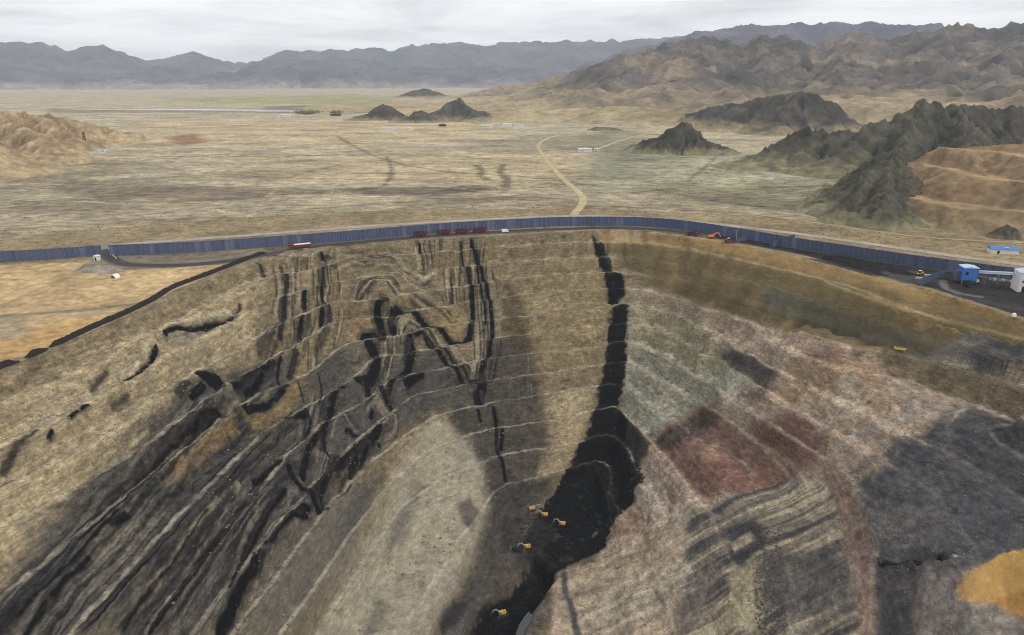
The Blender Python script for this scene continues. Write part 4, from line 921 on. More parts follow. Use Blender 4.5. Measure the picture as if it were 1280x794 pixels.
# the near range on the right
hill('mountain_range', [([(596,128,2900),(640,121,2900),(690,113,2950),(715,104,3000),(740,88,3050),(762,77,3100),(800,64,3200),(840,56,3300),(875,47,3450),(905,50,3500),(925,58,3550),(955,43,3600),(985,49,3650),(1010,56,3700),(1040,46,3750),(1072,42,3800),(1095,52,3850),(1130,42,3950),(1180,33,4050),(1230,29,4100),(1290,26,4150),(1380,22,4200)], 900),
                        ([(800,64,3200),(780,92,2750),(740,118,2400),(690,132,2250)], 420), ([(875,48,3450),(860,80,2900),(850,102,2500),(800,128,2150)], 420), ([(955,44,3600),(950,82,2900),(940,104,2450),(900,118,2150)], 450), ([(1072,44,3800),(1060,78,3000),(1050,98,2500),(1075,110,2300)], 480),
                        ([(1180,34,4050),(1160,72,3050),(1150,98,2500),(1165,114,2200)], 480), ([(1290,28,4150),(1260,72,3000),(1255,100,2400),(1240,118,2100)], 480), ([(1380,24,4200),(1370,80,2800),(1340,112,2100)], 480)], 14,
     (alb(106,97,88), alb(76,72,70), alb(132,116,96)), alb(160,142,106), 213, 170, 0.35, 0.34, 'mountain', pw=0.95, cut=-2.4)
hill('mountain_range', [([(585,122,3600),(620,110,3800),(660,106,3900),(700,98,4100),(760,92,4300)], 420)], 16, (alb(150,128,104), alb(130,114,98)), alb(166,146,112), 214, 150, 0.4, 0.35, 'mountain', cut=-2.4)
# the far ranges
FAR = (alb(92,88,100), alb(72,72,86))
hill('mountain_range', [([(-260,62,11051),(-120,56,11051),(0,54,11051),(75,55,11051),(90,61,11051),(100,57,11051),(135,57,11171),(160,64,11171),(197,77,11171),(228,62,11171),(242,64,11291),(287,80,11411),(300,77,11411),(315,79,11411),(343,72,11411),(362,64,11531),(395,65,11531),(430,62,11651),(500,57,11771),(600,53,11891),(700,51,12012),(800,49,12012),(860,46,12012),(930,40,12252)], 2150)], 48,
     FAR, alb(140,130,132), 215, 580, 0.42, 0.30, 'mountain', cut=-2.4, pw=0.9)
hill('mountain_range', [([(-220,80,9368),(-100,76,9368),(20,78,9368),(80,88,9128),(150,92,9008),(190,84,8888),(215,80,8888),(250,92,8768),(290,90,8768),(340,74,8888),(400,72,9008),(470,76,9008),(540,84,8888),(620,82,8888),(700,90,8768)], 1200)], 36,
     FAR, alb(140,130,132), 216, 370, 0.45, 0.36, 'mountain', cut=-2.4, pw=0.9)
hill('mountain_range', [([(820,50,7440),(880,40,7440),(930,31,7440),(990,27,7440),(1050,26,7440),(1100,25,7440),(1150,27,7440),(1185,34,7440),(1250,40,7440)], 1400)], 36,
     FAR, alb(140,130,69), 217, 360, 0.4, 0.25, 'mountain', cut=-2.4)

# ------------------------------------------------------------------ the air
hz, nt, b = new_mat('haze_air')
nt.nodes.remove(b)
pv = N(nt, 'ShaderNodeVolumePrincipled')
pv.inputs['Color'].default_value = (0.80, 0.89, 1.0, 1); pv.inputs['Density'].default_value = 0.000045; pv.inputs['Anisotropy'].default_value = 0.0
nt.links.new(pv.outputs[0], nt.nodes['Material Output'].inputs['Volume'])
def box_mesh(name, lo, hi):
    v = [(xx, yy, zz) for xx in (lo[0], hi[0]) for yy in (lo[1], hi[1]) for zz in (lo[2], hi[2])]
    me = bpy.data.meshes.new(name); me.from_pydata(v, [], [(0,1,3,2),(4,6,7,5),(0,4,5,1),(2,3,7,6),(0,2,6,4),(1,5,7,3)]); return me
hm = box_mesh('haze', (-31000, -1500, -151), (31000, 31000, 830)); hm.materials.append(hz)
haze = bpy.data.objects.new('haze', hm); COL.objects.link(haze); haze['kind'] = 'stuff'
haze['label'] = 'pale haze lying over the desert and mountains'
# ------------------------------------------------------------------ building things
class MB:
    """collects shapes into one mesh"""
    def __init__(s): s.v = []; s.f = []
    def add(s, v, f):
        o = len(s.v); s.v += [tuple(map(float, q)) for q in v]; s.f += [tuple(i + o for i in t) for t in f]; return s
    def box(s, cx, cy, cz, lx, ly, lz, rz=0.0, top=1.0, ry=0.0):
        """box centred in x, y and standing on cz; top scales the upper face"""
        v = []
        for k, (zz, sc) in enumerate(((0, 1.0), (lz, top))):
            for sx, sy in ((-1, -1), (1, -1), (1, 1), (-1, 1)):
                px, py, pz = sx * lx / 2 * sc, sy * ly / 2 * sc, zz
                if ry: px, pz = px * math.cos(ry) + pz * math.sin(ry), -px * math.sin(ry) + pz * math.cos(ry)
                v.append((cx + px * math.cos(rz) - py * math.sin(rz), cy + px * math.sin(rz) + py * math.cos(rz), cz + pz))
        return s.add(v, [(0,3,2,1),(4,5,6,7),(0,1,5,4),(1,2,6,5),(2,3,7,6),(3,0,4,7)])
    def prism(s, pts, y0, y1):
        """side profile in x, z pushed along y"""
        n = len(pts); v = [(a, y0, b) for a, b in pts] + [(a, y1, b) for a, b in pts]
        return s.add(v, [tuple(range(n)), tuple(range(2 * n - 1, n - 1, -1))] + [(i, i + n, (i + 1) % n + n, (i + 1) % n) for i in range(n)])
    def beam(s, a, b, w, h=None, w2=None):
        a = Vector(a); b = Vector(b); d = (b - a).normalized(); h = h or w
        up = Vector((0, 0, 1)) if abs(d.z) < 0.95 else Vector((1, 0, 0))
        sx = d.cross(up).normalized(); sy = sx.cross(d).normalized(); k = (w2 or w) / w
        v = [a + sx * (w / 2 * i) + sy * (h / 2 * j) for i, j in ((-1,-1),(1,-1),(1,1),(-1,1))] + [b + sx * (w * k / 2 * i) + sy * (h * k / 2 * j) for i, j in ((-1,-1),(1,-1),(1,1),(-1,1))]
        return s.add(v, [(0,3,2,1),(4,5,6,7),(0,1,5,4),(1,2,6,5),(2,3,7,6),(3,0,4,7)])
    def cyl(s, a, b, r, n=10, r2=None):
        a = Vector(a); b = Vector(b); d = (b - a).normalized(); up = Vector((0, 0, 1)) if abs(d.z) < 0.95 else Vector((1, 0, 0))
        sx = d.cross(up).normalized(); sy = sx.cross(d).normalized(); r2 = r if r2 is None else r2
        v = [c + (sx * math.cos(2 * math.pi * i / n) + sy * math.sin(2 * math.pi * i / n)) * q for c, q in ((a, r), (b, r2)) for i in range(n)]
        return s.add(v, [tuple(range(n - 1, -1, -1)), tuple(range(n, 2 * n))] + [(i, (i + 1) % n, (i + 1) % n + n, i + n) for i in range(n)])
    def mesh(s, name, mat, bevel=0.0):
        me = bpy.data.meshes.new(name); me.from_pydata(s.v, [], s.f); me.materials.append(mat); me.update(); return me
    def build(s, name, mat, parent=None):
        o = bpy.data.objects.new(name, s.mesh(name, mat)); COL.objects.link(o)
        if parent is not None: o.parent = parent
        return o
def thing(name, label, cat, loc, rz=0.0, group=None, scale=1.0):
    o = bpy.data.objects.new(name, None); COL.objects.link(o); o.empty_display_size = 0.5
    o.location = loc; o.rotation_euler = (0, 0, rz); o.scale = (scale,) * 3
    o['label'] = label; o['category'] = cat
    if group: o['group'] = group
    return o
def tag(o, label, cat, group=None):
    o['label'] = label; o['category'] = cat
    if group: o['group'] = group
    return o
def ground(u, v):
    q = at_z(u, v); q[2] = float(plain_z(np.array([q[0]]), np.array([q[1]]))[0]) ; return q
def heading(a, b): return math.atan2(b[1] - a[1], b[0] - a[0])
flat_mat('fence_blue', (87,96,124), 0.55, 0.16, 0.6); flat_mat('fence_dusty', (80,90,112), 0.7, 0.2, 0.6); flat_mat('steel_grey', (120,122,128), 0.5, 0.1, 1.0)
flat_mat('fence_royal', (78,93,130), 0.55, 0.16, 0.6); flat_mat('fence_rail', (96,106,136), 0.55, 0.12, 1.0)
flat_mat('fence_faded', (104,111,134), 0.65, 0.2, 0.6); flat_mat('red_paint', (138,42,34), 0.45, 0.14, 1.5); flat_mat('dark_red', (92,36,30), 0.6, 0.2, 1.5); flat_mat('white_paint', (226,224,220), 0.55, 0.06, 1.0)
flat_mat('tyre', (34,33,33), 0.85, 0.15, 4); flat_mat('black_glass', (30,34,40), 0.15, 0.05, 1.0, spec=0.6); flat_mat('yellow_paint', (200,154,68), 0.6, 0.3, 1.5)
flat_mat('orange_paint', (222,124,44), 0.5, 0.14, 1.5); flat_mat('track_steel', (52,49,47), 0.7, 0.2, 2.0); flat_mat('boom_grey', (150,152,158), 0.5, 0.12, 1.5)
flat_mat('blue_cladding', (52,108,186), 0.5, 0.08, 0.8); flat_mat('blue_roof', (78,120,190), 0.5, 0.08, 0.8); flat_mat('pale_roof', (176,196,222), 0.5, 0.06, 0.6); flat_mat('white_wall', (214,212,208), 0.7, 0.08, 0.4)
flat_mat('dark_opening', (24,23,24), 0.8, 0.1, 1.0); flat_mat('coal_earth', (46,42,40), 0.95, 0.25, 0.8, bump=0.3, spec=0.1); flat_mat('concrete', (176,172,164), 0.8, 0.12, 0.8)
flat_mat('pole_wood', (176,168,152), 0.8, 0.12, 1.0); flat_mat('rust', (84,54,44), 0.8, 0.2, 0.5); flat_mat('lime_paint', (206,192,84), 0.5, 0.14, 1.5)
flat_mat('stone', (128,116,98), 0.95, 0.3, 0.6, bump=0.1, spec=0.1); flat_mat('stone_grey', (92,89,86), 0.95, 0.3, 0.6, bump=0.1, spec=0.1); flat_mat('shrub', (112,104,78), 0.95, 0.3, 0.3, spec=0.05); flat_mat('coal_lump', (36,35,36), 0.8, 0.3, 0.8, bump=0.2, spec=0.2)
pm, nt, b = new_mat('pond_water'); b.inputs['Base Color'].default_value = (*alb(70,73,76), 1); b.inputs['Roughness'].default_value = 0.3; b.inputs['Specular IOR Level'].default_value = 0.25; M['pond'] = pm
bp = N(nt, 'ShaderNodeBump'); bp.inputs['Distance'].default_value = 0.02; g_ = N(nt, 'ShaderNodeNewGeometry'); nt.links.new(tex_noise(nt, g_.outputs['Position'], 1.2, 3), bp.inputs['Height']); nt.links.new(bp.outputs[0], b.inputs['Normal'])

# ------------------------------------------------------------------ roads
def road(name, pts, width, c, lift, edge=None, cols=9):
    L = np.array([at_z(u, v)[:2] for u, v in smooth_line(pts, 3)]); keep = [0]
    for i in range(1, len(L)):
        if np.hypot(*(L[i] - L[keep[-1]])) > 1.5: keep.append(i)
    L = L[keep]
    T = np.gradient(L, axis=0); T /= np.hypot(T[:, 0], T[:, 1])[:, None] + 1e-9
    Nn = np.stack([-T[:, 1], T[:, 0]], -1); w = np.linspace(-0.5, 0.5, cols)
    k = np.arange(len(L)); wob = 1 + 0.12 * fbm(k / 9.0, k * 0 + 3.3, 3, int(abs(pts[0][0])) % 50)
    X = L[:, 0, None] + Nn[:, 0, None] * w[None] * width * wob[:, None]; Y = L[:, 1, None] + Nn[:, 1, None] * w[None] * width * wob[:, None]
    Zr = plain_z(X.ravel(), Y.ravel()).reshape(X.shape) + lift
    cc = np.tile(c, X.shape + (1,)) if False else np.broadcast_to(c, X.shape + (3,)).copy()
    rut = 0.14 * np.cos(w * 26)[None] + 0.18 * fbm(X / 14, Y / 14, 3, 77) + 0.10 * fbm(X / 3, Y / 3, 2, 78)
    cc *= (1 + rut)[..., None]
    if edge is not None:
        a = ss(0.32, 0.5, np.abs(w) + 0 * X + 0.09 * fbm(X / 6, Y / 6, 2, 79))[..., None]; cc = cc * (1 - a) + edge * a
    return structure(grid_object(name, X, Y, Zr, np.clip(cc, 0.01, 0.8), M['road']))
road('haul_road', [(131,311),(134,318),(142,325),(162,331),(220,332),(280,327),(330,319),(390,309),(450,303),(520,297),(620,290),(700,286.5),(770,285),(830,288),(880,294)], 10.5, alb(66,64,66), 0.10, alb(110,102,90))
road('highway', [(-60,323),(0,318.5),(150,306),(300,295),(500,280.5),(640,273),(715,270.5),(800,272.5),(900,281),(1000,293),(1100,307),(1200,321),(1300,334),(1420,351)], 9.5, alb(158,150,136), 0.14, alb(142,128,102))
road('access_road', [(717,269),(729,253),(723,240),(702,222),(685,203),(676,190),(673,181),(686,173),(716,165)], 8.5, alb(182,164,124), 0.22, alb(160,144,108))
road('dirt_track', [(1300,305),(1150,296),(1000,276),(900,262),(800,248),(735,238)], 4.0, alb(158,142,108), 0.18, alb(146,132,100), 5)
road('dirt_track', [(745,187),(780,175),(815,166),(850,161)], 7.0, alb(172,158,122), 0.2, alb(150,142,108), 5)
road('dirt_track', [(780,232),(860,212),(930,192),(945,188)], 4.0, alb(160,150,116), 0.2, alb(150,144,108), 5)
road('gate_ramp', [(133,312),(126,305)], 9.0, alb(120,110,98), 0.20, alb(134,120,98), 5)

# ------------------------------------------------------------------ windbreak fences
def panel_mesh(name, mat):
    """a folded steel windbreak sheet, 1 wide, 1 high"""
    b_ = MB(); n = 6; xs = [i / n for i in range(n + 1)]
    v = []
    for i, xx in enumerate(xs):
        yy = 0.16 if i % 2 else -0.16
        v += [(xx, yy, 0.03), (xx, yy, 1.0), (xx, yy + 0.06, 0.03), (xx, yy + 0.06, 1.0)]
    fcs = []
    for i in range(n):
        a = i * 4; fcs += [(a, a + 4, a + 5, a + 1), (a + 2, a + 3, a + 7, a + 6), (a + 1, a + 5, a + 7, a + 3)]
    b_.add(v, fcs); return b_.mesh(name, mat)
PANELS = {k: panel_mesh('panel', M[k]) for k in ('fence_blue', 'fence_dusty', 'fence_royal', 'fence_faded')}
post_m = MB(); post_m.beam((0, -.3, 0), (0, -.3, 1.03), 0.3).beam((0, 0.12, 0.6), (0, 2.2, 0), 0.16); post_mesh = post_m.mesh('post', M['fence_rail'])
rail_m = MB(); rail_m.box(0.5, -0.22, 0, 1, 0.12, 0.16); rail_mesh = rail_m.mesh('rail', M['fence_rail'])
def fence(label, pts, height, step, pick, group=None, rails=True):
    L = np.array([at_z(u, v)[:2] for u, v in smooth_line(pts, 2)])
    S = np.concatenate([[0], np.cumsum(np.hypot(np.diff(L[:, 0]), np.diff(L[:, 1])))])
    n = max(2, int(round(S[-1] / step))); q = np.stack([np.interp(np.linspace(0, S[-1], n + 1), S, L[:, i]) for i in (0, 1)], -1)
    zq = plain_z(q[:, 0], q[:, 1])
    root = thing('windbreak_fence', label, 'fence', (q[0][0], q[0][1], zq[0]), 0, group)
    for i in range(n + 1):
        h_ = heading(q[max(i - 1, 0)], q[min(i + 1, n)])
        o = bpy.data.objects.new('post', post_mesh); COL.objects.link(o); o.parent = root
        o.location = (q[i][0] - q[0][0], q[i][1] - q[0][1], zq[i] - zq[0]); o.rotation_euler = (0, 0, h_); o.scale = (1, 1, height)
        if i == n: break
        ln = float(np.hypot(*(q[i + 1] - q[i]))); h_ = heading(q[i], q[i + 1])
        hh = height * (1 + 0.012 * random.uniform(-1, 1))
        for nm, me, sc, zz in (('panel', PANELS[pick((q[i][0] + q[i + 1][0]) / 2)], (ln - 0.16, 1, hh), 0.0),) + ((('rail', rail_mesh, (ln, 1, 1), height * 0.97),) if rails and i % 2 == 0 else ()):
            o = bpy.data.objects.new(nm, me); COL.objects.link(o); o.parent = root
            k = 0.08 if nm == 'panel' else 0.0
            o.location = (q[i][0] - q[0][0] + math.cos(h_) * k, q[i][1] - q[0][1] + math.sin(h_) * k, zq[i] - zq[0] + zz); o.rotation_euler = (random.uniform(-.012, .012) if nm == 'panel' else 0, 0, h_); o.scale = sc
            if nm == 'rail' and i + 2 <= n: o.scale = (float(np.hypot(*(q[i + 2] - q[i]))), 1, 1); o.rotation_euler = (0, 0, heading(q[i], q[i + 2]))
    return root
fence('blue steel windbreak fence left of the gate by the white hut', [(-40,330.5),(0,328),(60,325),(128,320)], 7.6, 3.2, lambda xx: random.choice(['fence_blue'] * 5 + ['fence_royal', 'fence_faded', 'fence_dusty']))
fence('long blue steel windbreak fence curving along the pit rim and past the coal yard', [(138,320),(220,317),(300,312),(400,304.5),(500,296),(560,291),(620,287),(700,283),(780,283),(830,285.5),(870,290),(940,301),(1000,312),(1100,328),(1200,342),(1310,357),(1420,374)], 7.9, 3.25,
      lambda xx: ('fence_royal' if (100 < xx < 190 and random.random() < .6) else random.choice(['fence_blue'] * 6 + ['fence_royal', 'fence_faded', 'fence_dusty'])) if xx < 190 else random.choice(['fence_dusty'] * 6 + ['fence_blue', 'fence_faded']))
fence('short blue baffle wall in the coal yard beside the orange digger', [(921,303.5),(934,300.5),(945,298.5)], 3.4, 3.0, lambda xx: 'fence_blue', 'baffle walls of the coal yard', False)
fence('slanting grey blue baffle wall where the black coal stockpile begins', [(966,309.5),(980,304.5),(992,300.5)], 4.6, 3.0, lambda xx: 'fence_dusty', 'baffle walls of the coal yard', False)
fence('slanting blue baffle wall left of the blue crusher house', [(1150,357.5),(1162,353),(1180,346.5)], 4.8, 3.0, lambda xx: 'fence_dusty', 'baffle walls of the coal yard', False)

# ------------------------------------------------------------------ trucks and machines
def wheel(parent, x_, y_, r, w_=0.35):
    t = MB().cyl((x_, y_ - w_ / 2, r), (x_, y_ + w_ / 2, r), r, 12).build('wheel', M['tyre'], parent)
    MB().cyl((x_, y_ - w_ / 2 - 0.03, r), (x_, y_ + w_ / 2 + 0.03, r), r * 0.5, 8).build('rim', M['steel_grey'], t)
def cab(parent, x0, mat, z0=0.8, h=2.2, ln=2.2, w_=2.5):
    c = MB().prism([(x0, z0), (x0 + ln, z0), (x0 + ln, z0 + h * 0.5), (x0 + ln - 0.25, z0 + h), (x0, z0 + h)], -w_ / 2, w_ / 2).build('cab', mat, parent)
    MB().prism([(x0 + ln + 0.015, z0 + h * 0.5), (x0 + ln - 0.2, z0 + h * 0.92), (x0 + ln - 0.24, z0 + h * 0.92), (x0 + ln - 0.03, z0 + h * 0.5)], -w_ / 2 + 0.15, w_ / 2 - 0.15).build('windscreen', M['black_glass'], c)
    for s in (-1, 1): MB().box(x0 + ln * 0.6, s * (w_ / 2 + 0.005), z0 + h * 0.52, ln * 0.42, 0.03, h * 0.34).build('side_window', M['black_glass'], c)
    for s in (-1, 1): MB().box(x0 + ln + 0.03, s * (w_ / 2 - 0.35), z0 + 0.12, 0.06, 0.35, 0.22).build('headlight', M['white_paint'], c)
    MB().box(x0 + ln + 0.08, 0, z0 - 0.35, 0.2, w_, 0.4).build('bumper', M['steel_grey'], parent)
    return c
def semi(label, loc, rz):
    t = thing('semi_truck', label, 'truck', loc, rz)
    MB().box(2.0, 0, 0.7, 7.0, 0.9, 0.3).build('chassis', M['track_steel'], t)
    cab(t, 5.0, M['red_paint'], 0.75, 2.6, 2.3)
    MB().box(4.6, 0, 1.0, 0.5, 2.3, 2.0).build('exhaust_rack', M['dark_red'], t)
    tr = MB().box(-2.4, 0, 1.1, 11.6, 2.5, 1.5).build('trailer_body', M['red_paint'], t)
    MB().box(-2.4, 0, 2.602, 11.8, 2.62, 0.35, top=0.94).build('tarpaulin', M['white_paint'], tr)
    for k in range(7): MB().box(-7.6 + k * 1.75, 0, 1.15, 0.12, 2.6, 1.4).build('side_rib', M['dark_red'], tr)
    for xx in (6.4, 2.0, 0.7, -5.2, -6.4, -7.6):
        for s in (-1, 1): wheel(t, xx, s * 1.05, 0.52)
    return t
def dump_truck(label, loc, rz, mat='dark_red', cabmat='red_paint', group=None, scale=1.0, load=None):
    t = thing('dump_truck', label, 'truck', loc, rz, group, scale)
    MB().box(0, 0, 0.75, 9.4, 0.9, 0.3).build('chassis', M['track_steel'], t)
    cab(t, 2.9, M[cabmat], 0.8, 2.2, 1.9)
    bd = MB().prism([(-4.9, 1.15), (2.5, 1.15), (2.7, 3.0), (-5.3, 2.7)], -1.25, 1.25).build('dump_body', M[mat], t)
    MB().box(3.35, 0, 3.02, 1.5, 2.5, 0.12).build('canopy', M[mat], bd)
    MB().prism([(-4.9, 2.62), (2.4, 2.86), (1.2, 3.2), (-3.6, 3.05)], -1.05, 1.05).build('load', M[load or 'coal_earth'], bd)
    for k in range(5): MB().box(-4.2 + k * 1.5, 0, 1.2, 0.14, 2.6, 1.5).build('side_rib', M[mat], bd)
    for xx in (3.4, 1.6, -2.6, -3.9):
        for s in (-1, 1): wheel(t, xx, s * 1.05, 0.55)
    return t
def excavator(label, loc, rz, mat='yellow_paint', group=None, scale=1.0, swing=0.0, reach=1.0, boommat='boom_grey'):
    t = thing('excavator', label, 'excavator', loc, rz, group, scale)
    for s in (-1, 1):
        k = MB().prism([(-2.4, 0.35), (-2.1, 0.0), (2.1, 0.0), (2.4, 0.35), (2.4, 0.75), (2.1, 1.05), (-2.1, 1.05), (-2.4, 0.75)], s * 1.35 - 0.32, s * 1.35 + 0.32).build('track', M['track_steel'], t)
        for xx in (-1.9, 1.9): MB().cyl((xx, s * 1.35 - 0.36, 0.53), (xx, s * 1.35 + 0.36, 0.53), 0.36, 8).build('sprocket', M['steel_grey'], k)
    MB().cyl((0, 0, 0.7), (0, 0, 1.2), 0.9, 12).build('turntable', M['track_steel'], t)
    c, s_ = math.cos(swing), math.sin(swing)
    def rot(mb): mb.v = [(a * c - b_ * s_, a * s_ + b_ * c, z_) for a, b_, z_ in mb.v]; return mb
    h = rot(MB().prism([(-2.9, 1.2), (1.7, 1.2), (1.7, 2.2), (-0.6, 2.5), (-2.9, 2.45)], -1.5, 1.5)).build('engine_house', M[mat], t)
    rot(MB().prism([(-3.3, 1.3), (-2.92, 1.25), (-2.92, 2.4), (-3.3, 2.2)], -1.45, 1.45)).build('counterweight', M['track_steel'], h)
    rot(MB().box(-1.6, 0.55, 2.47, 1.0, 0.8, 0.12)).build('engine_hatch', M['track_steel'], h)
    cb = rot(MB().prism([(0.1, 1.25), (1.75, 1.25), (1.9, 2.3), (1.55, 3.2), (0.1, 3.2)], 0.45, 1.5)).build('cab', M[mat], t)
    rot(MB().prism([(1.92, 2.25), (1.58, 3.12), (1.54, 3.12), (1.88, 2.25)], 0.55, 1.4)).build('windscreen', M['black_glass'], cb)
    rot(MB().box(1.0, 1.51, 2.2, 1.0, 0.04, 0.8)).build('side_window', M['black_glass'], cb)
    a0, a1, a2, a3 = (1.3, -0.2, 1.9), (3.4 * reach, -0.2, 4.6), (5.9 * reach, -0.2, 3.9), (6.9 * reach, -0.2, 1.0)
    bm_ = rot(MB().beam(a0, a1, 0.6, 0.8, 0.6).beam(a1, a2, 0.55, 0.7, 0.45)).build('boom', M[boommat], t)
    rot(MB().beam((1.9, -0.75, 1.7), (3.0 * reach, -0.75, 3.7), 0.2)).build('ram', M['steel_grey'], bm_)
    rot(MB().beam((a2[0] - .5, -0.2, a2[2] + .5), a3, 0.5, 0.6, 0.35)).build('stick', M[boommat], t)
    rot(MB().prism([(a3[0] + .3, 1.3), (a3[0] - .3, 1.2), (a3[0] - 1.2, 0.7), (a3[0] - 1.0, 0.05), (a3[0] - 0.2, 0.0), (a3[0] + .3, 0.6)], -0.9, 0.5)).build('bucket', M['track_steel'], t)
    return t
def loader(label, loc, rz, mat='yellow_paint', group=None, scale=1.0):
    t = thing('wheel_loader', label, 'loader', loc, rz, group, scale)
    MB().prism([(-3.4, 0.9), (-0.3, 0.9), (-0.3, 2.0), (-1.2, 2.3), (-3.4, 2.1)], -1.15, 1.15).build('engine_house', M[mat], t)
    MB().prism([(-0.2, 0.8), (2.2, 0.8), (1.8, 1.6), (-0.2, 1.7)], -0.8, 0.8).build('front_frame', M[mat], t)
    c = MB().prism([(-1.1, 2.0), (0.3, 1.8), (0.4, 2.6), (0.2, 3.4), (-1.1, 3.4)], -0.85, 0.85).build('cab', M['black_glass'], t)
    MB().box(-0.4, 0, 3.402, 1.8, 1.9, 0.14).build('roof', M['white_paint'], c)
    for s in (-1, 1): MB().beam((1.2, s * 0.7, 1.8), (3.4, s * 0.7, 0.7), 0.25, 0.4).build('lift_arm', M[mat], t)
    MB().prism([(3.3, 0.1), (4.6, 0.1), (4.4, 0.3), (3.6, 0.6), (3.9, 1.5), (3.3, 1.2)], -1.5, 1.5).build('bucket', M['track_steel'], t)
    for xx in (-2.2, 1.5):
        for s in (-1, 1): wheel(t, xx, s * 1.15, 0.8, 0.6)
    return t
a, b_ = ground(396, 306.5), ground(352, 311)
semi('red semi truck with white covered trailer on the road left of the pit', ground(374, 310.2) + [0, 0, .12], heading(a, b_))
for (u, v), lab in (((526, 296.0), 'red dump truck parked at the left end of the truck row'), ((555, 293.9), 'second red dump truck from the left in the row along the blue fence'),
                    ((578, 292.3), 'third red dump truck from the left in the row along the blue fence'), ((600, 290.8), 'red dump truck at the right end of the truck row, nearest the white van')):
    dump_truck(lab, ground(u, v) + [0, 1.0, .12], heading(ground(500, 297.5), ground(620, 288.8)), group='red trucks queued along the blue fence', scale=1.15)
v_ = ground(631, 290.8); t = thing('van', 'small white box van ahead of the row of red trucks', 'van', v_ + [0, 0, .12], heading(ground(600, 290.5), ground(660, 288)))
MB().box(-0.4, 0, 0.5, 3.9, 2.0, 2.1).build('cargo_box', M['white_paint'], t); MB().prism([(1.6, 0.45), (3.0, 0.45), (3.0, 1.1), (2.5, 1.9), (1.6, 1.95)], -0.95, 0.95).build('cab', M['white_paint'], t)
MB().prism([(3.01, 1.15), (2.56, 1.82), (2.5, 1.82), (2.94, 1.15)], -0.8, 0.8).build('windscreen', M['black_glass'], t)
for xx in (-1.4, 2.1):
    for s in (-1, 1): wheel(t, xx, s * 0.9, 0.4, 0.25)

# the coal yard
excavator('orange excavator parked beneath the blue fence at the left end of the coal yard', ground(889, 298.0), math.radians(-35), 'orange_paint', scale=1.0, swing=0.5, boommat='orange_paint')
dump_truck('dark red dump truck left of the orange excavator', ground(866, 295), math.radians(-28), scale=0.9)
loader('red wheel loader in front of the short blue baffle wall', ground(911, 303.3), math.radians(-25), 'red_paint', scale=0.95)
loader('yellow wheel loader in the coal yard left of the slanting baffle wall', ground(1149, 344.5), math.radians(-150), 'yellow_paint', scale=0.85)
def hut(name, label, cat, u, v, lx, ly, h, rz, wall, roof, roof_h=0.5, door=True, legs=0.0, group=None):
    t = thing(name, label, cat, ground(u, v), rz, group)
    MB().box(0, 0, legs, lx, ly, h).build('wall', M[wall], t)
    r = MB().prism([(-lx / 2 - .2, legs + h + .003), (lx / 2 + .2, legs + h + .003), (lx / 2 + .2, legs + h + .15), (0, legs + h + roof_h), (-lx / 2 - .2, legs + h + .15)], -ly / 2 - .25, ly / 2 + .25).build('roof', M[roof], t)
    if door: MB().box(-lx * 0.2, -ly / 2 - .012, legs + 0.02, min(1.4, lx * .3), .06, min(2.1, h * .8)).build('door', M['dark_opening'], t)
    if lx > 4:
        for k in range(int(lx // 2.5)): MB().box(-lx / 2 + 1.2 + k * 2.5, -ly / 2 - .008, legs + h * .5, .9, .05, h * .28).build('window', M['black_glass'], t)
    if legs:
        for sx in (-1, 1):
            for sy in (-1, 1): MB().box(sx * (lx / 2 - .3), sy * (ly / 2 - .3), 0, .4, .4, legs).build('leg', M['steel_grey'], t)
    return t
ya = math.radians(-18)
hut('truck_scale_hut', 'small white roofed hut behind the yellow loader', 'hut', 1140, 329, 3.6, 2.2, 2.4, ya, 'rust', 'white_paint', .3)
for (u, v, lx, lab) in ((1150, 349, 5.2, 'white slab lying just in front of the yellow loader'), (1160, 345.5, 4.8, 'cream slab right of the yellow loader')):
    t = MB().box(0, 0, 0, lx, 1.6, .9, top=.96).box(0, 0, .9, lx * .92, 1.3, .15).build('concrete_block', M['concrete'], None); t.location = ground(u, v); t.rotation_euler = (0, 0, math.radians(-22)); tag(t, lab, 'block', 'slabs in the coal yard')
# crusher house on legs
cl = ground(1207, 354); t = thing('crusher_house', 'blue clad crusher house on legs above the coal yard', 'crusher house', cl, math.radians(-10))
MB().box(0, 0, 2.6, 8.2, 7.5, 7.4).build('wall', M['blue_cladding'], t)
r = MB().prism([(-4.3, 10.003), (4.3, 10.003), (4.3, 10.2), (0, 10.8), (-4.3, 10.2)], -4.0, 4.0).build('roof', M['pale_roof'], t)
for k in range(7): MB().box(-3.6 + k * 1.2, -3.78, 2.7, .12, .08, 7.2).build('cladding_rib', M['blue_roof'], t)
for sx in (-1, 1):
    for sy in (-1, 1): MB().box(sx * 3.6, sy * 3.3, 0, .5, .5, 2.6).build('leg', M['steel_grey'], t)
MB().prism([(-1.8, 2.59), (1.8, 2.59), (.8, .9), (-.8, .9)], -1.6, 1.6).build('hopper', M['track_steel'], t)
MB().box(-2.0, -3.8, 6.0, 1.6, .1, 1.6).build('window', M['black_glass'], t)
MB().box(-5.3, 1.0, 1.5, 2.2, 3.5, 5.6).build('side_duct', M['fence_dusty'], t)
ca = Vector(ground(1207, 354)) + Vector((4.4, .6, 6.6)); cb_ = Vector(ground(1266, 362)) + Vector((-1.0, 1.5, 8.8))
cv = thing('conveyor', 'long pale conveyor bridge between the blue crusher house and white building', 'conveyor', (ca.x, ca.y, 0)); D_ = cb_ - ca
MB().beam((0, 0, ca.z), (D_.x, D_.y, cb_.z), 1.5, .9).build('gallery', M['white_wall'], cv)
MB().beam((0, 0, ca.z + .75), (D_.x, D_.y, cb_.z + .75), 1.7, .5).build('cover', M['pale_roof'], cv)
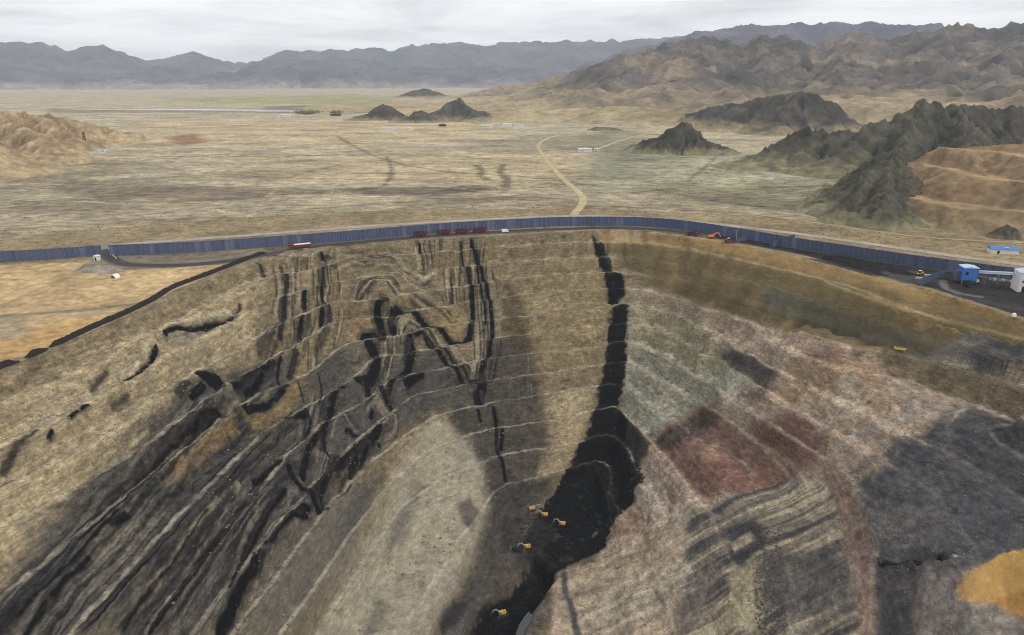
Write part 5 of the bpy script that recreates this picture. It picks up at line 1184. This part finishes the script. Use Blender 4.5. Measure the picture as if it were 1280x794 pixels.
for k in (.3, .65):
    for s in (-1, 1): MB().beam((D_.x * k, D_.y * k + s * 1.0, 0), (D_.x * k, D_.y * k + s * .4, ca.z + (cb_.z - ca.z) * k - .4), .25).build('trestle_leg', M['steel_grey'], cv)
t = thing('screening_plant', 'white screening building with pale roof at the right edge of the coal yard', 'building', ground(1279, 363), math.radians(-14))
MB().box(1.5, 0, 0, 13, 9, 11).build('wall', M['white_wall'], t)
MB().prism([(-5.3, 11.003), (8.3, 11.003), (8.3, 11.25), (1.5, 12.6), (-5.3, 11.25)], -4.8, 4.8).build('roof', M['pale_roof'], t)
for k in range(4): MB().box(-3 + k * 2.6, -4.52, 5.6, .9, .08, 1.1).build('window', M['black_glass'], t)
MB().box(-1.5, -4.52, 0.02, 2.6, .08, 3.4).build('door', M['dark_opening'], t)
for k in range(9): MB().box(-4.4 + k * 1.45, -4.53, .1, .1, .06, 10.8).build('cladding_rib', M['concrete'], t)
# mobile crusher in front of the house
t = thing('mobile_crusher', 'low black tracked crusher in front of the blue crusher house', 'crusher', ground(1213, 358.5), math.radians(12))
for s in (-1, 1): MB().prism([(-2.6, .3), (-2.2, 0), (2.2, 0), (2.6, .3), (2.6, .7), (2.2, 1.0), (-2.2, 1.0), (-2.6, .7)], s * 1.2 - .3, s * 1.2 + .3).build('track', M['track_steel'], t)
MB().prism([(-3.2, 1.0), (3.0, 1.0), (3.4, 2.6), (-1.0, 2.9), (-3.6, 2.2)], -1.3, 1.3).build('body', M['tyre'], t); MB().beam((2.8, 0, 1.2), (6.6, 0, 3.0), .9, .35).build('discharge_belt', M['track_steel'], t)
t = thing('tank', 'small white tank right of the black crusher', 'tank', ground(1219, 354)); MB().cyl((0, -1.6, 1.5), (0, 1.6, 1.5), 1.2, 14).build('shell', M['white_paint'], t)
for s in (-1, 1): MB().box(0, s * 1.0, 0, 1.6, .3, .8).build('saddle', M['steel_grey'], t)
t = thing('tank', 'small round white tank on the pit rim below the coal yard', 'tank', ground(1267, 396)); MB().cyl((0, 0, .3), (0, 0, 1.5), 1.0, 14).cyl((0, 0, 1.5), (0, 0, 2.0), 1.0, 14, .35).build('shell', M['white_paint'], t); MB().box(0, 0, 0, 2.2, 2.2, .3).build('plinth', M['concrete'], t)
for k in range(6):
    u = 1238 + k * 5.2; o = MB().box(0, 0, 0, 2.0 + (k % 3) * .4, 1.4, .8 + .25 * (k % 2), top=.9).box(.3, .2, .75 + .25 * (k % 2), .8, .6, .5).build('machine_crate', M['concrete' if k % 2 else 'steel_grey']); o.location = ground(u, 350 + 1.2 * k * .4); o.rotation_euler = (0, 0, k * .7)
    tag(o, ['left end', 'second', 'third', 'fourth', 'fifth', 'right end'][k] + ' crate of the row under the conveyor', 'crate', 'crates under the conveyor')
t = thing('shed', 'low shed with bright blue roof beyond the fence on the far right', 'shed', ground(1253, 316), math.radians(-14))
MB().box(0, 0, 0, 17, 7.5, 3.0).build('wall', M['white_wall'], t); MB().prism([(-4.2, 3.003), (4.2, 3.003), (4.2, 3.2), (0, 4.9), (-4.2, 3.2)], -9, 9).build('roof', M['blue_roof'], t).rotation_euler = (0, 0, math.pi / 2)
MB().box(1.0, -2.2, 4.15, 2.6, .7, .35).build('vent', M['white_paint'], t); MB().box(-4, -3.78, .02, 1.4, .06, 2.2).build('door', M['dark_opening'], t)
# left of the pit
hut('gate_hut', 'white gate hut at the fence opening', 'hut', 122, 325, 3.4, 2.6, 3.0, math.radians(10), 'white_wall', 'white_paint', .4)
t = thing('shelter', 'small white arched shelter with dark opening on the yellow sand', 'shelter', ground(144, 347.5), math.radians(-20))
arc = [(2.2 * math.cos(math.pi * k / 10), 2.3 * math.sin(math.pi * k / 10)) for k in range(11)]; arc2 = [(.93 * a_, .92 * b2) for a_, b2 in arc]
MB().prism(arc + arc2[::-1], -1.8, 1.8).build('canopy', M['white_paint'], t); MB().prism(arc2, 1.2, 1.3).build('back_wall', M['dark_opening'], t); MB().box(-2.9, .3, 0, 1.1, 1.0, .9).build('side_box', M['rust'], t)
mound = hill('gravel_heap', [([(104,330.5,503),(116,329,503),(128,332,496),(142,335,490)], 7)], 0.5, (alb(142,136,122), alb(124,118,106)), alb(134,124,106), 231, 5, .15, .1, cut=-.4)
kr = [at_z(u, v) for u, v in ((130,311),(133,318),(140,324))]
o = MB(); [o.beam(Vector(kr[i]) + Vector((3.0, 0, .5)), Vector(kr[i + 1]) + Vector((3.0, 0, .5)), .5, 1.0) for i in range(2)]; tag(o.build('gate_barrier', M['concrete']), 'low concrete barrier lining the gap in the blue fence', 'barrier')
for lab, rd, W_, sd_ in (('broad black coal stockpile in the middle of the coal yard', [(1040,323.5,0),(1062,326.5,0),(1085,330.5,0)], 8.5, 241), ('smaller black coal heap left of the yellow loader', [(1112,338,0),(1128,341,0)], 8, 242), ('low black coal heap by the grey baffle wall', [(1000,315.5,0),(1010,317.5,0)], 4.5, 243)):
    q = [(u, v - 7.0 * (W_ / 11), float(np.hypot(*at_z(u, v)[:2]))) for u, v, _ in rd]
    o = hill('coal_stockpile', [(q, W_)], .7, (alb(30,29,31), alb(40,39,40)), alb(36,35,36), sd_, 6, .25, .2, cut=-.4); del o['kind']; tag(o, lab, 'stockpile', 'coal stockpiles in the yard')
# power poles
def pole(u, v, h, lab, arm=True):
    t = thing('power_pole', lab, 'pole', ground(u, v), math.radians(20), 'power poles')
    MB().cyl((0, 0, 0), (0, 0, h), .2, 8, .13).build('mast', M['pole_wood'], t)
    if arm:
        MB().box(0, 0, h - .8, 2.6, .16, .16).build('crossarm', M['steel_grey'], t)
        for s in (-1, 0, 1): MB().cyl((s * 1.15, 0, h - .64), (s * 1.15, 0, h - .3), .09, 6).build('insulator', M['white_paint'], t)
for u, v, h, lab in ((997,271,8,'power pole on the desert left of the green grey hill foot'), (1102,305,9,'power pole just beyond the fence above the coal stockpile'), (1197,317,9,'power pole beyond the fence left of the blue roofed shed'), (1208,295,9,'farther power pole standing above the blue roofed shed'),
                     (1070,318,8,'lamp pole in the coal yard above the middle of the stockpile'), (1152,332,10,'lamp pole in the coal yard above the yellow loader'), (996,309,8,'lamp pole in the coal yard right of the slanting grey baffle'), (920,300,8,'lamp pole between the orange excavator and the short baffle'), (1143,310,9,'pole between the fence and desert above the loader')):
    pole(u, v, h, lab)
# far camp and drill rig
t = thing('drill_rig', 'tall rusty drill rig at the foot of the sand hills', 'drill rig', ground(108, 187), .3)
Hh = 27
for sx in (-1, 1):
    for sy in (-1, 1): MB().beam((sx * 3, sy * 3, 0), (sx * .8, sy * .8, Hh), .8).build('mast_leg', M['rust'], t)
for k in range(6):
    z0 = Hh * k / 6; w0 = 3 - 2.2 * k / 6; w1 = 3 - 2.2 * (k + 1) / 6; mb = MB()
    for q in range(4):
        a_ = ((-1,-1),(1,-1),(1,1),(-1,1))[q]; c_ = ((1,-1),(1,1),(-1,1),(-1,-1))[q]; mb.beam((a_[0] * w0, a_[1] * w0, z0), (c_[0] * w1, c_[1] * w1, z0 + Hh / 6), .45)
    mb.build('bracing', M['rust'], t)
MB().box(0, 0, Hh, 2.4, 2.4, 2.0).build('crown_block', M['rust'], t); MB().box(0, 0, 0, 9, 8, 2.2).build('substructure', M['track_steel'], t)
for k, (u, v, lx, w_, lab) in enumerate(((101,187,7,'rust','brown cabin left of the drill rig'), (114,187.5,6,'white_wall','white cabin just right of the drill rig'), (122,188.5,8,'white_wall','long white cabin right of the drill rig'), (130,189,6,'white_wall','white cabin farthest right of the drill rig'))):
    hut('site_cabin', lab, 'cabin', u, v, lx, 4, 3, .1 * k, w_, 'white_paint' if k else 'rust', .6, group='cabins by the drill rig')
for u, v, lx, ly, h, rf, lab in ((484,163,30,14,5,'pale_roof','long pale blue roofed shed on the plain below the small dark hills'), (511,163,16,10,5,'white_paint','white building right of the pale blue shed on the plain'), (609,160,24,12,6,'white_paint','white building below the pointed green grey hill'),
                          (634,158.5,22,12,6,'white_paint','left white building of the pair right of the pointed hill'), (649,158.5,24,12,5,'pale_roof','right white building of the pair right of the pointed hill'), (731,190.5,22,9,5,'white_paint','long white farm building beside the curving dirt road'), (746,189.5,8,6,4,'white_paint','small white outbuilding right of the long farm building'),
                          (553,158,18,9,4,'rust','low brown building left of the white building under the pointed hill'), (355,146,40,14,5,'white_paint','distant white building near the pale river strip'), (420,145,30,14,6,'rust','distant brown building right of the dark grove')):
    hut('building', lab, 'building', u, v, lx, ly, h, -.05, 'white_wall' if rf != 'rust' else 'rust', rf, 1.6)

# ------------------------------------------------------------------ earth bank on the left rim
def bank(label, pts, w_, h_, seed):
    L = np.array([at_z(u, v)[:2] for u, v in smooth_line(pts, 4)])
    S = np.concatenate([[0], np.cumsum(np.hypot(np.diff(L[:, 0]), np.diff(L[:, 1])))]); n = max(8, int(S[-1] / .8))
    q = np.stack([np.interp(np.linspace(0, S[-1], n), S, L[:, i]) for i in (0, 1)], -1); T = np.gradient(q, axis=0); T /= np.hypot(T[:, 0], T[:, 1])[:, None]
    Nn = np.stack([-T[:, 1], T[:, 0]], -1); c = np.linspace(-1, 1, 13); s = np.linspace(0, S[-1], n)
    ends = np.minimum(ss(0, 4, s), ss(S[-1], S[-1] - 4, s)); wv = w_ * (.75 + .25 * ends) * (1 + .2 * fbm(s / 9, s * 0, 3, seed))
    X = q[:, 0, None] + Nn[:, 0, None] * c[None] * wv[:, None]; Y = q[:, 1, None] + Nn[:, 1, None] * c[None] * wv[:, None]
    prof = np.clip(1 - np.abs(c) ** 1.6, 0, 1)[None]
    Zb = -.25 + prof * (h_ * (.25 + .75 * ends) * (1 + .3 * fbm(s / 6, s * 0 + 5, 3, seed + 1)))[:, None] + prof * .45 * fbm(X / 1.6, Y / 1.6, 3, seed + 2)
    o = grid_object('earth_bank', X, Y, Zb, None, M['coal_earth']); tag(o, label, 'earth bank', 'dark earth banks on the left rim'); return o
bank('short dark earth bank on the rim at the left edge of the picture', [(-25,471),(0,459),(24,451.5)], 2.4, 2.2, 301)
bank('small dark earth mound on the rim between the short and the long bank', [(32,448),(45,442),(59,436)], 2.4, 2.4, 302)
bank('long dark earth bank running along the left rim up to the road bend', [(62,434.5),(110,412),(160,390),(190,375),(215,360),(260,343),(310,323.5),(332,316)], 2.4, 2.2, 303)

# ------------------------------------------------------------------ machines in the pit
def floor_at(u, v): return cast([(u, v)], lambda a_, c_: pit_height(a_, c_)[0])[0]
for u, v, rz, lab in ((666,637,10,'yellow excavator reaching right, topmost on the pit floor'), (680,645,175,'yellow excavator just below the topmost one, reaching left'), (702,656,165,'yellow excavator farthest right on the black coal floor'),
                      (658,685,188,'yellow excavator on the grey dust left of the coal floor'), (627,768,192,'yellow excavator alone in the lowest black cut')):
    q = floor_at(u, v); excavator(lab, (q[0], q[1], q[2] - .1), math.radians(rz), group='yellow excavators on the pit floor', scale=.78)
for u, v, rz, lab in ((645,689,160,'grey dump truck left of the excavator on the dust'),):
    q = floor_at(u, v); dump_truck(lab, (q[0], q[1], q[2] - .05), math.radians(rz), 'track_steel', 'steel_grey', scale=.8)
q = floor_at(1127, 439); dump_truck('lime yellow dump truck on the bench below the graded slope', (q[0], q[1], q[2]), math.radians(-25), 'lime_paint', 'lime_paint', scale=.75, load='stone')
me = bpy.data.meshes.new('pond'); me.from_pydata([(a_[0], a_[1], POND_Z + .25) for a_ in POND_P], [], [tuple(range(len(POND_P)))]); me.materials.append(M['pond'])
structure(bpy.data.objects.new('pond', me)); COL.objects.link(bpy.data.objects['pond'])

# ------------------------------------------------------------------ loose stones and desert shrubs (uncountable)
def scatter(name, label, pos, size, mat, flatten=.7, seed=0):
    r = np.random.RandomState(seed); n = len(pos)
    base = np.array([(1,0,0),(0,1,0),(-1,0,0),(0,-1,0),(0,0,1),(0,0,-.5)], float); fc = np.array([(0,1,4),(1,2,4),(2,3,4),(3,0,4),(1,0,5),(2,1,5),(3,2,5),(0,3,5)])
    ang = r.rand(n) * 6.28; j = 1 + .45 * (r.rand(n, 6, 3) - .5) * 2
    v = base[None] * j * size[:, None, None]; v[:, :, 2] *= flatten
    c, s = np.cos(ang)[:, None], np.sin(ang)[:, None]
    v = np.stack([v[:, :, 0] * c - v[:, :, 1] * s, v[:, :, 0] * s + v[:, :, 1] * c, v[:, :, 2]], -1) + pos[:, None]
    fa = (fc[None] + (np.arange(n) * 6)[:, None, None]).reshape(-1, 3)
    me = bpy.data.meshes.new(name); me.vertices.add(n * 6); me.vertices.foreach_set('co', v.astype(np.float32).ravel())
    me.loops.add(fa.size); me.loops.foreach_set('vertex_index', fa.ravel().astype(np.int32)); me.polygons.add(len(fa))
    me.polygons.foreach_set('loop_start', (np.arange(len(fa)) * 3).astype(np.int32)); me.polygons.foreach_set('loop_total', np.full(len(fa), 3, np.int32)); me.update(calc_edges=True)
    me.materials.append(mat); o = bpy.data.objects.new(name, me); COL.objects.link(o); o['kind'] = 'stuff'; o['label'] = label; return o
def in_poly(P, n, seed, dens=None):
    r = np.random.RandomState(seed); lo, hi = P[:, :2].min(0), P[:, :2].max(0); q = lo + r.rand(n * 4, 2) * (hi - lo); q = q[inside(q[:, 0], q[:, 1], P)]
    if dens is not None: q = q[r.rand(len(q)) < dens(q[:, 0], q[:, 1])]
    return q[:n]
def stones(label, pts, n, smin, smax, mat, seed, dens=None):
    q = in_poly(PG(pts), n, seed, dens); r = np.random.RandomState(seed + 1); zq = pit_height(q[:, 0], q[:, 1])[0]
    size = smin + (smax - smin) * r.rand(len(q)) ** 4
    scatter('loose_stones', label, np.column_stack([q, zq + size * .15]), size, M[mat], seed=seed)
cl_ = lambda a_, c_: ss(-.1, .5, fbm(a_ / 14, c_ / 14, 3, 501))
stones('loose stones strewn over the right hand spoil slopes', [(790,380),(1060,445),(1280,540),(1280,670),(1190,720),(1190,794),(690,794),(780,640),(800,540)], 5200, .16, .8, 'stone', 511, cl_)
stones('loose grey rubble beside the brown track on the lower right', [(945,660),(975,660),(985,794),(945,794)], 1200, .2, .8, 'stone_grey', 512)
stones('loose grey rubble below the grey spoil on the right', [(1060,580),(1280,560),(1280,665),(1190,715),(1100,720)], 1800, .16, .7, 'stone_grey', 513, cl_)
stones('stones lying on the benches of the highwall', [(330,330),(740,300),(760,500),(600,660),(480,794),(200,794),(300,500)], 5200, .18, .9, 'stone', 514, cl_)
stones('stones on the pale left wall of the pit', [(0,470),(330,325),(300,440),(100,620),(0,720)], 2600, .18, .8, 'stone', 515, cl_)
stones('coal lumps scattered over the pit floor', [(640,650),(700,620),(780,560),(790,620),(740,690),(690,720),(640,790),(590,790),(660,700)], 1500, .2, 1.0, 'coal_lump', 516)
r = np.random.RandomState(520); az = (r.rand(40000) - .5) * 1.75; dist = 560 * (1900 / 560) ** r.rand(40000)
q = np.column_stack([dist * np.sin(az), dist * np.cos(az)]); q = q[(bil(SD, q[:, 0], q[:, 1]) < -70)]
q = q[r.rand(len(q)) < ss(-.45, .45, fbm(q[:, 0] / 110, q[:, 1] / 45, 3, 521))]
size = .22 + .55 * r.rand(len(q)) ** 2
scatter('desert_shrubs', 'low dry shrubs dotted over the desert beyond the fence', np.column_stack([q, plain_z(q[:, 0], q[:, 1]) + .1]), size, M['shrub'], .75, 522)
for nm, lab, cu, cv_, n in (('grove', 'dark distant grove beside the pale river strip', 386, 142.5, 260), ('grove', 'small dark distant grove right of the larger one', 421, 142.5, 80)):
    c0 = at_z(cu, cv_); q = c0[:2] + r.randn(n, 2) * [14 if n > 100 else 8, 22]
    scatter(nm, lab, np.column_stack([q, 2.5 + 6 * r.rand(n)]), 2.0 + 2.5 * r.rand(n), M['shrub'], 1.0, 523)
